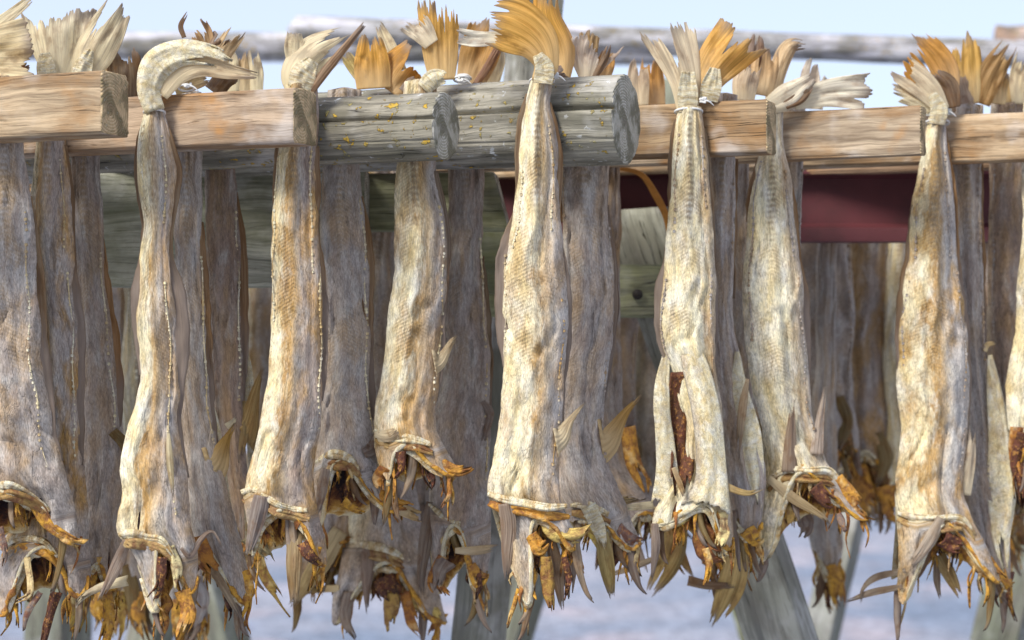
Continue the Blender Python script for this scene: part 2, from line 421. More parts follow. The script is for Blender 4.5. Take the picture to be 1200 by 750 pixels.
# ---- rails: (end x, centre y, depth, height, thickness, log?)
SL = 0.40
RAILS = {'R0': (-95, 122, 2.78), 'R1': (134, 123, 2.875), 'R2': (357, 138, 2.955), 'L1': (522, 148, 3.03), 'L2': (733, 140, 3.10),
         'R3': (903, 149, 3.19), 'R4': (1081, 154, 3.27), 'R5': (1290, 157, 3.37), 'R6': (1500, 160, 3.47), 'R7': (1720, 160, 3.58)}
THICK = {'R0': .034, 'R1': .034, 'R2': .034, 'L1': .050, 'L2': .064, 'R3': .026, 'R4': .022, 'R5': .026, 'R6': .026, 'R7': .026}
def rail_d(r, x):
    xe, ye, de = RAILS[r]
    Xe = (xe - 600) * K * de
    return (de + SL * Xe) / (1 + SL * K * (x - 600))
def hang(r, side, x):
    d = rail_d(r, x)
    return d - (THICK[r] + .022) if side == 'F' else d + (THICK[r] + .026)

FG = 'dried fish hanging in pairs from the rails'
GOLD = (.62, .32, .035, 1); AMB = (.48, .20, .03, 1); TAN = (.62, .45, .20, 1); DKB = (.19, .10, .045, 1)
CRM = (.76, .66, .44, 1); WHT = (.80, .75, .62, 1); GRY = (.30, .23, .18, 1); ORG = (.60, .29, .04, 1); OLV = (.22, .14, .035, 1)

def fish(label, d, rows, rim, tone, brim=None, tails=(), beads=(), flaps=(), fins=(), strips=(), shreds=6,
         T=.25, collar=(.12, .66), ridge=None, N=130, M=60, name='dried_fish', fold=1.4, hooks=(), belly=()):
    """one dried fish. rows: (y, left, right) outline in photo pixels; rim: (u, y) lower cut edge seen in front"""
    sd = nseed(); rng = random.Random(sd)
    tone = (max(.8 * tone[0] - .03, .12), max(tone[1], .6), tone[2])
    px = K * d
    rows = np.array(rows, float)
    y0 = rows[0, 0]
    rim = np.array(rim, float)
    mid = rim[:, 1].mean()
    if brim is None: brim = [(0, mid + 2), (.3, mid + 14), (.7, mid + 10), (1, mid)]
    brim = np.array(brim, float)
    rx, ry, _ = W(rows[0, 1] * .5 + rows[0, 2] * .5, y0, d)
    rt = root(name, (rx, d, HC + (HORIZON - y0) * px))
    tag(rt, label, 'dried fish', FG)
    Mf = int(M * .62); Mb = M - Mf
    tf = np.linspace(0, 1, Mf); uf = .5 - .5 * np.cos(np.pi * (tf * .92 + .04)); uf = (uf - uf[0]) / (uf[-1] - uf[0])
    ub = np.linspace(1, 0, Mb + 2)[1:-1]
    u = np.concatenate([uf, ub]); front = np.concatenate([np.ones(Mf), np.zeros(Mb)])
    rimy = np.where(front > 0, sinterp(u, rim[:, 0], rim[:, 1]), np.interp(u, brim[:, 0], brim[:, 1]))
    rimy = rimy + 4.5 * fbm(u * 9, front * 3., sd + 5, 3)
    s = np.linspace(0, 1, N) ** .95
    Y = y0 + s[:, None] * (mid - y0) + (rimy - mid)[None, :] * s[:, None] ** 5
    wl = 3.4 * fbm(Y / 42., 0 * Y, sd + 1, 4); wr = 3.4 * fbm(Y / 42., 0 * Y + 9, sd + 2, 4)
    xl = sinterp(Y, rows[:, 0], rows[:, 1]) + wl * np.minimum(1, s[:, None] * 4)
    xr = sinterp(Y, rows[:, 0], rows[:, 2]) + wr * np.minimum(1, s[:, None] * 4)
    wid = np.maximum(xr - xl, 3)
    def prof(uu): return np.clip(1 - np.abs(2 * uu - 1) ** 3., 0, 1) ** .66
    def relief(uu, yy, ss):
        """front relief in units of the width: backbone ridge, side grooves, folds"""
        up = np.clip(1 - ss * 1.3, 0, 1)
        uu = uu + .11 * fbm(yy / 130., 0 * yy + 3, sd + 8, 2)
        r = .10 * np.exp(-((uu - .46) / .11) ** 2) * (.35 + up) - .07 * np.exp(-((uu - .80) / .055) ** 2) * (.25 + up) - .07 * np.exp(-((uu - .17) / .06) ** 2) * up
        r = r + fold * .095 * fbm(uu * 2.6 + 2, yy / 85., sd + 11, 3) + fold * .016 * fbm(uu * 9, yy / 50., sd + 12, 3)
        r = r + .005 * fbm(uu * 20, yy / 26., sd + 13, 2)
        q0 = np.clip(1 - 2.6 * np.abs(fbm(uu * 2.8 + 4, yy / 105., sd + 15, 3)), 0, 1); r = r + fold * .05 * q0 ** 2.2
        q2 = np.clip(1 - 3. * np.abs(fbm(uu * 6 + 4, yy / 60., sd + 18, 2)), 0, 1); r = r - fold * .018 * q2 ** 3
        q1 = fbm(uu * 2.2 + 7, yy / 150., sd + 16, 2); r = r - fold * .045 * np.exp(-(q1 / .05) ** 2)
        r = r + .055 * np.exp(-((ss - .915) / .035) ** 2) * (.6 + .6 * fbm(uu * 5, yy / 60., sd + 17, 2)) - .05 * np.exp(-((ss - .86) / .03) ** 2)
        r = r + .05 * np.clip((ss - .72) / .28, 0, 1) * fbm(uu * 13 , yy / 60., sd + 14, 3)
        r = r + .018 * np.sin(yy / 7.4 * 6.283) * np.exp(-((uu - .46) / .07) ** 2) * up
        return r
    UU = np.broadcast_to(u[None, :], Y.shape); SS = np.broadcast_to(s[:, None], Y.shape)
    lean = .0
    TT = T * (1 + .35 * np.clip(1 - SS * 5, 0, 1))
    dep_f = -(TT * prof(UU) + relief(UU, Y, SS)) * wid * px
    dep_b = (TT * .75 * prof(UU) + .03 * fbm(UU * 4, Y / 60., sd + 20, 2)) * wid * px
    D = np.where(front[None, :] > 0, dep_f, dep_b)
    X = xl + wid * UU
    def P3(X, Y, D): return np.stack([(X - 600) * K * d, d + D, HC + (HORIZON - Y) * K * d], -1)
    P = P3(X, Y, D)
    # close the top
    cap = P[0].mean(0)[None, :] + (P[0] - P[0].mean(0)[None, :]) * .2 + np.array([[0, 0, .004]])
    Pc = np.concatenate([cap[None], P], 0)
    V = (Y - y0) * px
    Ut = UU
    if ridge:      # the skin under the collar is the darker throat skin
        ry = np.interp(X, [q[0] for q in ridge], [q[1] for q in ridge])
        Ut = UU + .5 * np.clip((Y - ry - 2) / 12., 0, 1)
    UV = np.stack([Ut, V], -1); UV = np.concatenate([UV[:1], UV], 0)
    body = link('body', grid_mesh('body', Pc, UV, closed=True), SKIN, rt, tuple(tone) + (1,))
    # hollow left by the missing head
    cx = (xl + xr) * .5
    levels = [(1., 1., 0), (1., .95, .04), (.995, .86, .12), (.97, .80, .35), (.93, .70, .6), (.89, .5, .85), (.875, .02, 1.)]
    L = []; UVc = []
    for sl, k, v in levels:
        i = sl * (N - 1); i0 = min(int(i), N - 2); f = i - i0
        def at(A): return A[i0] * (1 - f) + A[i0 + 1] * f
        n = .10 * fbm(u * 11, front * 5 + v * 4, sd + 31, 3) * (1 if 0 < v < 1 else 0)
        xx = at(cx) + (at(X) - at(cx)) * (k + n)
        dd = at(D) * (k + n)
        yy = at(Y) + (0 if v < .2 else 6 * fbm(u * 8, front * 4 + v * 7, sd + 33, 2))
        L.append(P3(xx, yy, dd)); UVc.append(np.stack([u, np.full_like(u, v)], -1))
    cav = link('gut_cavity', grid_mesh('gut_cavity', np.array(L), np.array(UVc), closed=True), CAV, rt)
    def surf(uu, yy, lift=.0):
        """world point on the front skin at (u, y)"""
        ss = np.clip((yy - y0) / (mid - y0), 0, 1)
        a = np.interp(yy, rows[:, 0], rows[:, 1]); b = np.interp(yy, rows[:, 0], rows[:, 2])
        w_ = max(b - a, 3)
        dd = -(T * (1 + .35 * max(0, 1 - ss * 5)) * prof(np.array(uu)) + relief(np.array(uu), np.array(yy), np.array(ss))) * w_ * px - lift
        x_ = a + w_ * uu
        return ((x_ - 600) * px, d + float(dd), HC + (HORIZON - yy) * px), x_, float(dd)
    def rim_y(uu): return float(sinterp(np.array([uu]), rim[:, 0], rim[:, 1])[0])
    if collar:
        us = np.linspace(collar[0], collar[1], 9)
        pts = [surf(q, rim_y(q) - 1.5, .0)[0] for q in us]
        rr = [px * v for v in (.8, 1.6, 2.2, 2.5, 2.4, 2.2, 1.9, 1.5, .7)]
        tube('collar_bone', pts, rr, SKIN, rt, (1.25, .25, .2, 1), lumps=.45)
        us = np.linspace(max(.5, collar[1] - .12), .985, 9)
        pts = [surf(q, rim_y(q) - .5, .0005)[0] for q in us]
        tube('cut_edge', pts, [px * v for v in (.7, 1.5, 2.3, 1.8, 2.7, 2., 2.8, 2.3, 1.)], FLESH, rt, GOLD, lumps=1.1)
        if rim[0, 1] > mid:
            us = np.linspace(.015, collar[0] + .16, 7)
            pts = [surf(q, rim_y(q) - .5, .0005)[0] for q in us]
            tube('cut_edge', pts, [px * v for v in (1, 2.4, 3.2, 2.6, 3.4, 2.4, 1.)], FLESH, rt, ORG, lumps=1.)
    if collar:
        us = np.linspace(collar[0] + .03, min(.9, collar[1] + .14), 9)
        pp = []
        for j, q in enumerate(us):
            (_, x_, dd) = surf(q, rim_y(q)); pp.append((x_, rim_y(q) + 4 + rng.uniform(-2, 3), rng.uniform(2, 4.5) * (.4 if j in (0, 8) else 1), dd * .82))
        ribbon('throat_lip', pp, d, SKIN, rt, (1.15, 1., .4, 1), cup=.5, rag=0., ripple=.3, m=11, n=40, roll=.3, thick=.003, sway=.5)
        for k in range(4):
            q = rng.uniform(.25, .75); (_, x_, dd) = surf(q, rim_y(q)); yy = rim_y(q) - 16; Ln = rng.uniform(30, 62); ax = rng.uniform(-16, 16)
            ribbon('inner_shred', [(x_, yy, rng.uniform(4, 8), dd * .2), (x_ + ax * .4 + rng.uniform(-4, 4), yy + Ln * .4, rng.uniform(3, 7), dd * .3), (x_ + ax * .8 + rng.uniform(-4, 4), yy + Ln * .8, rng.uniform(1.5, 4), dd * .3), (x_ + ax, yy + Ln, .8, dd * .25)], d, FLESH, cav,
                   rng.choice(((.13, .06, .025, 1), (.24, .12, .035, 1), ORG, (.08, .045, .03, 1), GOLD)), cup=.6, rag=.3, fray=.25, ripple=.4, m=9, n=20, roll=rng.uniform(-1.5, 1.5), thick=.0022, sway=.8)
    if ridge:      # bony collar standing out across the lower body, raw edge under it
        pp = []; po = []
        for j, (x_, y_) in enumerate(ridge):
            a = np.interp(y_, rows[:, 0], rows[:, 1]); b = np.interp(y_, rows[:, 0], rows[:, 2]); q = float(np.clip((x_ - a) / (b - a), .03, .97))
            dd = surf(q, min(y_, mid))[2]; e = 1 if 0 < j < len(ridge) - 1 else .45
            pp.append((x_, y_ + rng.uniform(-2.5, 2.5), rng.uniform(2.6, 5) * e, dd - .002)); po.append((x_ + 2, y_ + 10, 6 * e, dd - .0005))
        ribbon('collar_bone', pp, d, SKIN, rt, (1.1, .9, .2, 1), cup=.6, rag=0., ripple=.6, m=13, n=44, thick=.003, sway=.5)
        ribbon('raw_edge', po, d, FLESH, rt, rng.choice((ORG, (.38, .23, .07, 1), (.46, .30, .11, 1))), cup=.4, rag=0., ripple=.4, m=13, n=44, thick=.002, sway=.7)
    for k in range(rng.choice((2, 3, 3)) if shreds > 3 else 1):      # dark dried barbels and fin rays
        q = rng.uniform(.05, .95); (_, x_, dd) = surf(q, rim_y(q)); yy = rim_y(q); ax = rng.uniform(-26, 26); Ln = rng.uniform(30, 66)
        ribbon('fin_ray', [(x_, yy - 14, rng.uniform(3, 6), dd * .6), (x_ + ax * .25, yy + Ln * .4, rng.uniform(3, 5.5), dd * .6), (x_ + ax * .6, yy + Ln * .8, 2.2, dd * .6 - .004), (x_ + ax, yy + Ln, .6, dd * .6)], d, FIN, cav,
               rng.choice((GP, DKB, (.36, .26, .17, 1), OLV)), cup=.7, rag=.05, fray=.1, ripple=.25, m=9, n=22, thick=.0018, sway=.4)
    # ragged scraps of meat below the cut
    for k in range(int(shreds * 3)):
        uu = rng.uniform(.12, .97); yy = rim_y(uu)
        (_, x_, dd) = surf(uu, yy)
        dd *= rng.uniform(-.5, .9)
        Ln = rng.uniform(16, 52) * (1.25 if rng.random() < .25 else .8); ax = rng.uniform(-10, 10)
        wk = rng.choice((.45, .6, 1.)); path = [(x_, yy - 9, rng.uniform(2.5, 6) * wk, dd)]
        for j in (1, 2, 3):
            path.append((x_ + ax * j / 3 + rng.uniform(-4, 4), yy - 9 + (Ln + 9) * j / 3, rng.uniform(1.2, 5.5) * (1 - j * .24) * wk, dd + rng.uniform(-.006, .006)))
        ribbon('flesh_shred', path, d, FLESH, cav, rng.choice((GOLD, ORG, AMB, TAN, GOLD)), cup=.5, rag=.3, fray=.25, ripple=.3, m=9, n=16, roll=rng.uniform(-1.5, 1.5), thick=.0022, sway=.7)
    for t in tails:
        path, col = t[0], t[1]; kw = dict(cup=.25, rag=.17, fray=.08, ripple=.14, m=49, n=30, petal=.3)
        if len(t) > 2: kw.update(t[2])
        dd = kw.pop('d', 0.)
        if kw.get('mat') is None: path = [(p[0], p[1], p[2] * (1 + .16 * j)) + tuple(p[3:]) for j, p in enumerate(path)]
        ribbon(kw.pop('name', 'tail_fin'), path, d + dd, kw.pop('mat', FIN), rt, col, **kw)
    # rows of small bony knobs along the fin bases
    for (uu, ya, yb) in beads:
        nb = int((yb - ya) / 7.2); vs = []; fs = []
        for k in range(nb + 1):
            yy = ya + (yb - ya) * k / max(nb, 1) + rng.uniform(-2, 2)
            uq = uu + .02 * math.sin(k * .45 + sd)
            p, _, _ = surf(uq, yy, .0009)
            if rng.random() < .16: continue
            r = px * rng.uniform(1.1, 2.2); b = len(vs)
            for la in range(1, 4):
                for lo in range(6):
                    A, B = math.pi * la / 4, 2 * math.pi * lo / 6
                    vs.append((p[0] + r * math.sin(A) * math.cos(B), p[1] + r * 1.2 * math.sin(A) * math.sin(B), p[2] + r * 1.15 * math.cos(A)))
            for la in range(2):
                for lo in range(6):
                    l2 = (lo + 1) % 6
                    fs.append((b + la * 6 + lo, b + la * 6 + 6 + lo, b + la * 6 + 6 + l2, b + la * 6 + l2))
            fs.append(tuple(b + q for q in range(5, -1, -1))); fs.append(tuple(b + 12 + q for q in range(6)))
        rp = [surf(uu + .02 * math.sin((ya + (yb - ya) * q / 14 - ya) / 7.2 * .45 + sd), ya + (yb - ya) * q / 14, -.0004)[0] for q in range(15)]
        sm = tube('fin_seam', rp, [px * .3] + [px * .75] * 13 + [px * .3], SKIN, body, (max(0, tone[0] - .2), 1., .6, 1), m=8, n=90, lumps=.5)
        b = len(vs)                         # knobs and their rib are one mesh
        vs += [tuple(v.co) for v in sm.data.vertices]; fs += [tuple(b + i for i in p.vertices) for p in sm.data.polygons]
        bpy.data.objects.remove(sm)
        me = bpy.data.meshes.new('fin_base'); me.from_pydata(vs, [], fs)
        uvl = me.uv_layers.new(name='UVMap')
        co = np.zeros(len(vs) * 3, np.float32); me.vertices.foreach_get('co', co); co = co.reshape(-1, 3)
        li = np.zeros(len(me.loops), np.int32); me.loops.foreach_get('vertex_index', li)
        uvl.data.foreach_set('uv', np.stack([co[li, 0] * 12, -co[li, 2]], -1).reshape(-1).astype(np.float32))
        me.polygons.foreach_set('use_smooth', np.full(len(me.polygons), True)); me.update()
        link('fin_base', me, SKIN, body, (max(.22, tone[0] + (.25 if uu < .5 else .15)), .8, .4, 1))
    # thin leathery flanges along an edge: (side, [(y, width)...], colour)
    for (side, prof_, col) in flaps:
        kq = rng.uniform(.35, 1.); col = tuple((col[i] * (1 - kq) + (.27, .18, .10)[i] * kq) * .9 for i in range(3)) + (1,)
        ys = np.linspace(prof_[0][0], prof_[-1][0], 46)
        wd = sinterp(ys, [q[0] for q in prof_], [q[1] for q in prof_]) + 1.6 * fbm(ys / 16., 0 * ys, sd + 41, 2) * np.interp(ys, [prof_[0][0], prof_[0][0] + 20, prof_[-1][0] - 20, prof_[-1][0]], [0, 1, 1, 0])
        wd = np.maximum(wd, .3)
        cc = np.linspace(0, 1, 9)
        e = np.interp(ys, rows[:, 0], rows[:, 2 if side > 0 else 1])
        inw = np.interp(ys, rows[:, 0], rows[:, 2] - rows[:, 1]) * .14
        Xf = e[:, None] - side * inw[:, None] + side * (inw + wd)[:, None] * cc[None, :]
        Df = (-.05 * np.interp(ys, rows[:, 0], rows[:, 2] - rows[:, 1]) * px)[:, None] * (1 - cc[None, :] * 1.6) + .006 * fbm(cc[None, :] * 2, ys[:, None] / 25., sd + 43, 2) * cc[None, :]
        Pf = P3(Xf, np.broadcast_to(ys[:, None], Xf.shape), Df)
        UVf = np.stack([np.broadcast_to(cc[None, :] * .35, Xf.shape), np.broadcast_to((ys[:, None] - ys[0]) / 240. + .2, Xf.shape)], -1)
        o = link('fin_flange', grid_mesh('fin_flange', Pf, UVf), FIN, body, col)
        mo = o.modifiers.new('thick', 'SOLIDIFY'); mo.thickness = .0018; mo.offset = 0
    def drape(path, lift):
        out = []
        for j, p in enumerate(path):
            if len(p) > 3: out.append(p); continue
            a = np.interp(p[1], rows[:, 0], rows[:, 1]); b = np.interp(p[1], rows[:, 0], rows[:, 2]); q = (p[0] - a) / max(b - a, 1)
            dd = surf(q, min(p[1], rim_y(q)))[2] if 0 < q < 1 else 0.
            out.append(tuple(p) + (dd - lift * (.4 + .6 * j / max(len(path) - 1, 1)),))
        return out
    for f in fins:
        kw = dict(cup=.3, rag=.12, fray=.2, ripple=.12, m=57, n=26, pleat=.02)
        if len(f) > 2: kw.update(f[2])
        dd = kw.pop('d', None)
        ribbon(kw.pop('name', 'pectoral_fin'), drape(f[0], .012) if dd is None else f[0], d + (dd or 0.), kw.pop('mat', FIN), rt, f[1], **kw)
    for f in strips:
        kw = dict(cup=.5, rag=.3, fray=.3, ripple=.25, m=15, n=26, thick=.0026, sway=.45)
        if len(f) > 2: kw.update(f[2])
        dd = kw.pop('d', None)
        ribbon(kw.pop('name', 'flesh_strip'), drape(f[0], .006) if dd is None else f[0], d + (dd or 0.), kw.pop('mat', FLESH), rt, f[1], **kw)
    for f in belly:
        kw = dict(cup=.35, rag=.1, fray=.12, ripple=.14, m=23, n=40, thick=.003, sway=.22)
        if len(f) > 2: kw.update(f[2])
        dd = kw.pop('d', 0.)
        o = ribbon('belly_flap', f[0], d + dd, SKIN, rt, f[1], **kw)
    return rt

# ------------------------------------------------------------------ rails
def rail(name, key, hgt, thk, log, tint, label, length=2.3, cat='rail'):
    xe, ye, de = RAILS[key]
    e = W(xe, ye, de)
    n = 300 if log else 150; m = 220 if log else 48
    sd = nseed()
    s = np.linspace(0, 1, n) ** 1.25
    X = -s * length
    th = np.linspace(0, 2 * np.pi, m, endpoint=False)
    if log:
        R = hgt / 2
        r = R * (1 + .05 * fbm(th_c(th), X[:, None] * 2.0, sd, 3) + .02 * fbm(th_c(th) * 4, X[:, None] * 9, sd + 4, 3) + .014 * fbm(th_c(th) * 14, X[:, None] * 9., sd + 6, 3))
        # long drying checks
        for (a0, dep, w0, ph) in ((2.90, .36, .05, .3), (3.7, .04, .03, 2.), (2.3, .04, .03, 3.)):
            ang = a0 + .10 * fbm(X[:, None] * 2.2, 0 * X[:, None] + ph, sd + 9, 3)
            da = np.abs((th[None, :] - ang + np.pi) % (2 * np.pi) - np.pi)
            r = r - R * dep * np.exp(-(da / w0) ** 2) * (.35 + .65 * vnoise(X[:, None] * 3.1 + ph, 0 * X[:, None], sd))
        Yl = -np.sin(th)[None, :] * 0 + r * np.cos(th + np.pi)[None, :] * 1.0
        Zl = r * np.sin(th)[None, :]
        Yl = r * np.cos(th)[None, :]
    else:
        # rounded rectangle
        c, q = np.cos(th), np.sin(th)
        p = .16
        Yl = np.sign(c) * np.abs(c) ** p * thk / 2; Zl = np.sign(q) * np.abs(q) ** p * hgt / 2
        Yl = Yl[None, :] + .0016 * fbm(th_c(th) * 3, X[:, None] * 6, sd, 3)
        Zl = Zl[None, :] + .0022 * fbm(th_c(th) * 2, X[:, None] * 4, sd + 3, 3)
    P = np.stack([np.broadcast_to(X[:, None], Yl.shape), Yl, Zl], -1)
    UV = np.stack(np.broadcast_arrays(th[None, :] / 6.283, s[:, None] * length), -1)
    # end face: concentric rings of vertices back to the centre
    rings = []
    for k in (.97, .8, .55, .28, .02):
        q = P[0] * np.array([1, k, k]); q[:, 0] = .003 * (1 - k) * 0 + .002 * fbm(np.cos(th) * k * 3 + 5, np.sin(th) * k * 3, sd + 21, 3) + (.002 if k < .96 else .0015)
        rings.append(q)
    P = np.concatenate([np.array(rings[::-1]), P], 0)
    UV = np.concatenate([np.zeros((5, m, 2)), UV], 0)
    me = grid_mesh(name, P, UV, closed=True)
    o = link(name, me, [WLOG if log else WRAIL, ENDL if log else ENDR], None, tint)
    mi = np.zeros(len(me.polygons), np.int32); mi[:5 * m] = 1
    me.polygons.foreach_set('material_index', mi)
    o.location = e; o.rotation_euler = (0, 0, -math.atan(SL))
    tag(o, label, cat, 'rails the fish hang from')
    return o

def th_c(th): return (np.abs((th + .0) % (2 * np.pi) - np.pi) * 1.3)[None, :]

rail('rail', 'R0', .084, .064, False, (.50, .36, .25, 1), 'sawn wooden rail running out of the frame on the left')
rail('rail', 'R1', .084, .066, False, (.56, .42, .26, 1), 'nearest sawn brown rail, its cut end at the upper left')
rail('rail', 'R2', .076, .066, False, (.53, .39, .26, 1), 'sawn rail with streaky brown face just behind the nearest rail')
rail('log_rail', 'L1', .097, .1, True, (.38, .34, .26, 1), 'thinner weathered grey log with yellow lichen and dark round end', cat='log rail')
rail('log_rail', 'L2', .126, .13, True, (.40, .365, .285, 1), 'thickest grey log with a long crack and a ringed round end', cat='log rail')
rail('rail', 'R3', .079, .052, False, (.46, .32, .18, 1), 'sawn brown rail with a mossy square end right of the logs')
rail('rail', 'R4', .075, .040, False, (.58, .45, .30, 1), 'pale sawn rail with a rusty stain, ending beside a big fish on the right')
rail('rail', 'R5', .076, .052, False, (.58, .42, .25, 1), 'orange brown sawn rail leaving the frame on the right')
rail('rail', 'R6', .076, .052, False, (.55, .36, .22, 1), 'thin strip of brown rail seen just under the front right rails', length=2.6)
rail('rail', 'R7', .076, .052, False, (.45, .32, .22, 1), 'rearmost sawn rail hidden behind the other rails', length=2.8)

# ------------------------------------------------------------------ carpentry of the rack
def plank(name, p0, p1, wid, thk, mat, tint, label, cat, roll=0., cut0=0., cut1=0., group=None, kids=None):
    """squared timber from world point p0 to p1; wid across the picture, thk in depth"""
    p0 = np.array(p0); p1 = np.array(p1); L = np.linalg.norm(p1 - p0)
    n = max(24, int(L / .012)); n = min(n, 160)
    sd = nseed(); m = 40
    th = np.linspace(0, 2 * np.pi, m, endpoint=False); c, q = np.cos(th), np.sin(th); pw = .12
    Yl = (np.sign(c) * np.abs(c) ** pw * thk / 2)[None, :]; Zl = (np.sign(q) * np.abs(q) ** pw * wid / 2)[None, :]
    X = np.linspace(0, L, n)
    Yl = Yl + .0015 * fbm(th_c(th) * 3, X[:, None] * 6, sd, 3); Zl = Zl + .0025 * fbm(th_c(th) * 2, X[:, None] * 5, sd + 3, 3)
    Xg = X[:, None] + (cut0 * (1 - X / L))[:, None] * Zl / wid * 2 + (cut1 * X / L)[:, None] * Zl / wid * 2
    P = np.stack([Xg, Yl, Zl], -1)
    def cap(row, sgn):
        return [np.stack([row[:, 0].mean() + (row[:, 0] - row[:, 0].mean()) * k + sgn * .001, row[:, 1] * k, row[:, 2] * k], -1) for k in (.97, .6, .02)]
    P = np.concatenate([np.array(cap(P[0], -1)[::-1]), P, np.array(cap(P[-1], 1))], 0)
    me = grid_mesh(name, P, np.zeros(P.shape[:2] + (2,)), closed=True)
    o = link(name, me, [mat, ENDL], None, tint)
    mi = np.zeros(len(me.polygons), np.int32); mi[:3 * m] = 1; mi[-3 * m:] = 1
    me.polygons.foreach_set('material_index', mi)
    from mathutils import Matrix, Vector
    ax = Vector((p1 - p0) / L)
    yv = Vector((0, 1, 0)); yv = (yv - ax * yv.dot(ax)).normalized(); zv = ax.cross(yv)
    Mx = Matrix((ax, yv, zv)).transposed().to_4x4()
    o.matrix_world = Matrix.Translation(Vector(p0)) @ Mx @ Matrix.Rotation(roll, 4, 'X')
    tag(o, label, cat, group)
    return o

plank('support_plank', W(60, 269, 3.42), W(430, 269, 3.40), .185, .07, WGREEN, (.64, .62, .48, 1), 'broad grey green plank crossing behind the fish on the left', 'plank')
plank('support_plank', W(424, 238, 3.46), W(589, 237, 3.44), .092, .06, WGREEN, (.62, .60, .36, 1), 'short mossy plank with a slanted end below the logs', 'plank', cut1=-.012)
plank('support_plank', W(400, 306, 3.60), W(620, 308, 3.60), .105, .05, WGREEN, (.38, .38, .20, 1), 'dark green plank under the short mossy plank', 'plank')
cb = plank('cross_brace', W(470, 341, 3.66), W(868, 341, 3.64), .088, .06, WGREEN, (.50, .50, .26, 1), 'green crossbar with a dark nail hole in front of the leaning leg', 'crossbar')
# nail hole
tube('nail', [W(747, 345, 3.604), W(747, 345, 3.62)], [.009, .009], make_plain('rusty_nail', (.05, .04, .03)), cb, m=14, n=6)
plank('slanting_post', W(748, 246, 3.73), W(1166, 1500, 3.60), .104, .085, WGREY, (.46, .45, .37, 1), 'squared grey timber leg leaning right, its sawn top behind the crossbar', 'rack leg', roll=.36, cut0=.014)
plank('support_post', W(640, -110, 3.86), W(494, 1470, 3.70), .078, .07, WGREY, (.36, .35, .29, 1), 'grey timber post rising behind the centre of the rack above the logs', 'rack post', roll=-.42)

# painted channel: a beam with flanges
def channel():
    d = 3.78; prof = [(-.0, 200), (-.045, 200), (-.045, 206), (-.012, 210), (-.008, 262), (-.030, 268), (-.034, 284), (0, 285)]
    xs = np.linspace(563, 1330, 80)
    P = []
    for x in xs:
        P.append([W(x - (12 if y < 240 else 0) * (x < 566), y, d) if False else ((x - 600) * K * d, d + dy, HC + (HORIZON - y) * K * d) for dy, y in prof])
    P = np.array(P)
    P = np.concatenate([P[:1].mean(1, keepdims=True).repeat(len(prof), 1), P, P[-1:].mean(1, keepdims=True).repeat(len(prof), 1)], 0)
    me = grid_mesh('steel_beam', P, np.zeros(P.shape[:2] + (2,)), closed=True, smooth=False)
    o = link('steel_beam', me, PAINT)
    tag(o, 'dark red painted steel beam behind the rails on the right', 'beam')
channel()

# strap of orange band curling off the beam
o = ribbon('strap', [(700, 199, 2), (728, 198, 2.2), (752, 205, 3.2), (768, 228, 4.2), (780, 252, 4), (784, 272, 3)], 3.52, make_plain('orange_strap', (.62, .27, .05), .5), cup=.1, ripple=.02, m=7)
tag(o, 'thin orange strip drooping in front of the dark red beam', 'strap')
# ------------------------------------------------------------------ the fish, front rows
GP = (.27, .20, .16, 1)      # grey brown fin
# nearest, left edge of the frame
fish('tan and grey fish cut by the left frame edge, behind the nearest rail', hang('R1', 'B', 20),
     [(92, -8, 30), (165, -12, 28), (250, -16, 40), (330, -25, 46), (400, -28, 48), (450, -30, 55), (500, -32, 62), (550, -38, 76), (600, -42, 88), (650, -42, 100)],
     [(0, 640), (.18, 600), (.34, 575), (.52, 578), (.68, 590), (.80, 612), (.9, 632), (1, 640)], (.42, .75, .35), fold=1.5,
     brim=[(0, 640), (.4, 628), (.8, 615), (1, 615)], shreds=4,
     tails=[([(-40, 62, 26), (0, 60, 26), (42, 57, 29)], (.74, .62, .38, 1), dict(rag=.12)), ([(-16, 36, 7), (12, 18, 6), (42, -6, 3)], CRM),
            ([(2, 96, 12), (14, 82, 14), (30, 70, 8)], AMB, dict(d=.02))],
     beads=[(.86, 250, 545)], flaps=[(1, [(230, 0), (300, 5), (400, 7), (470, 6), (540, 0)], AMB)],
     strips=[([(18, 560, 4), (42, 596, 6), (60, 618, 6), (92, 636, 5), (104, 632, 1)], GOLD, dict(d=-.03)), ([(8, 615, 5), (16, 640, 4), (14, 660, 1)], GP)], ridge=[(0, 572), (20, 567), (46, 580), (62, 598)])
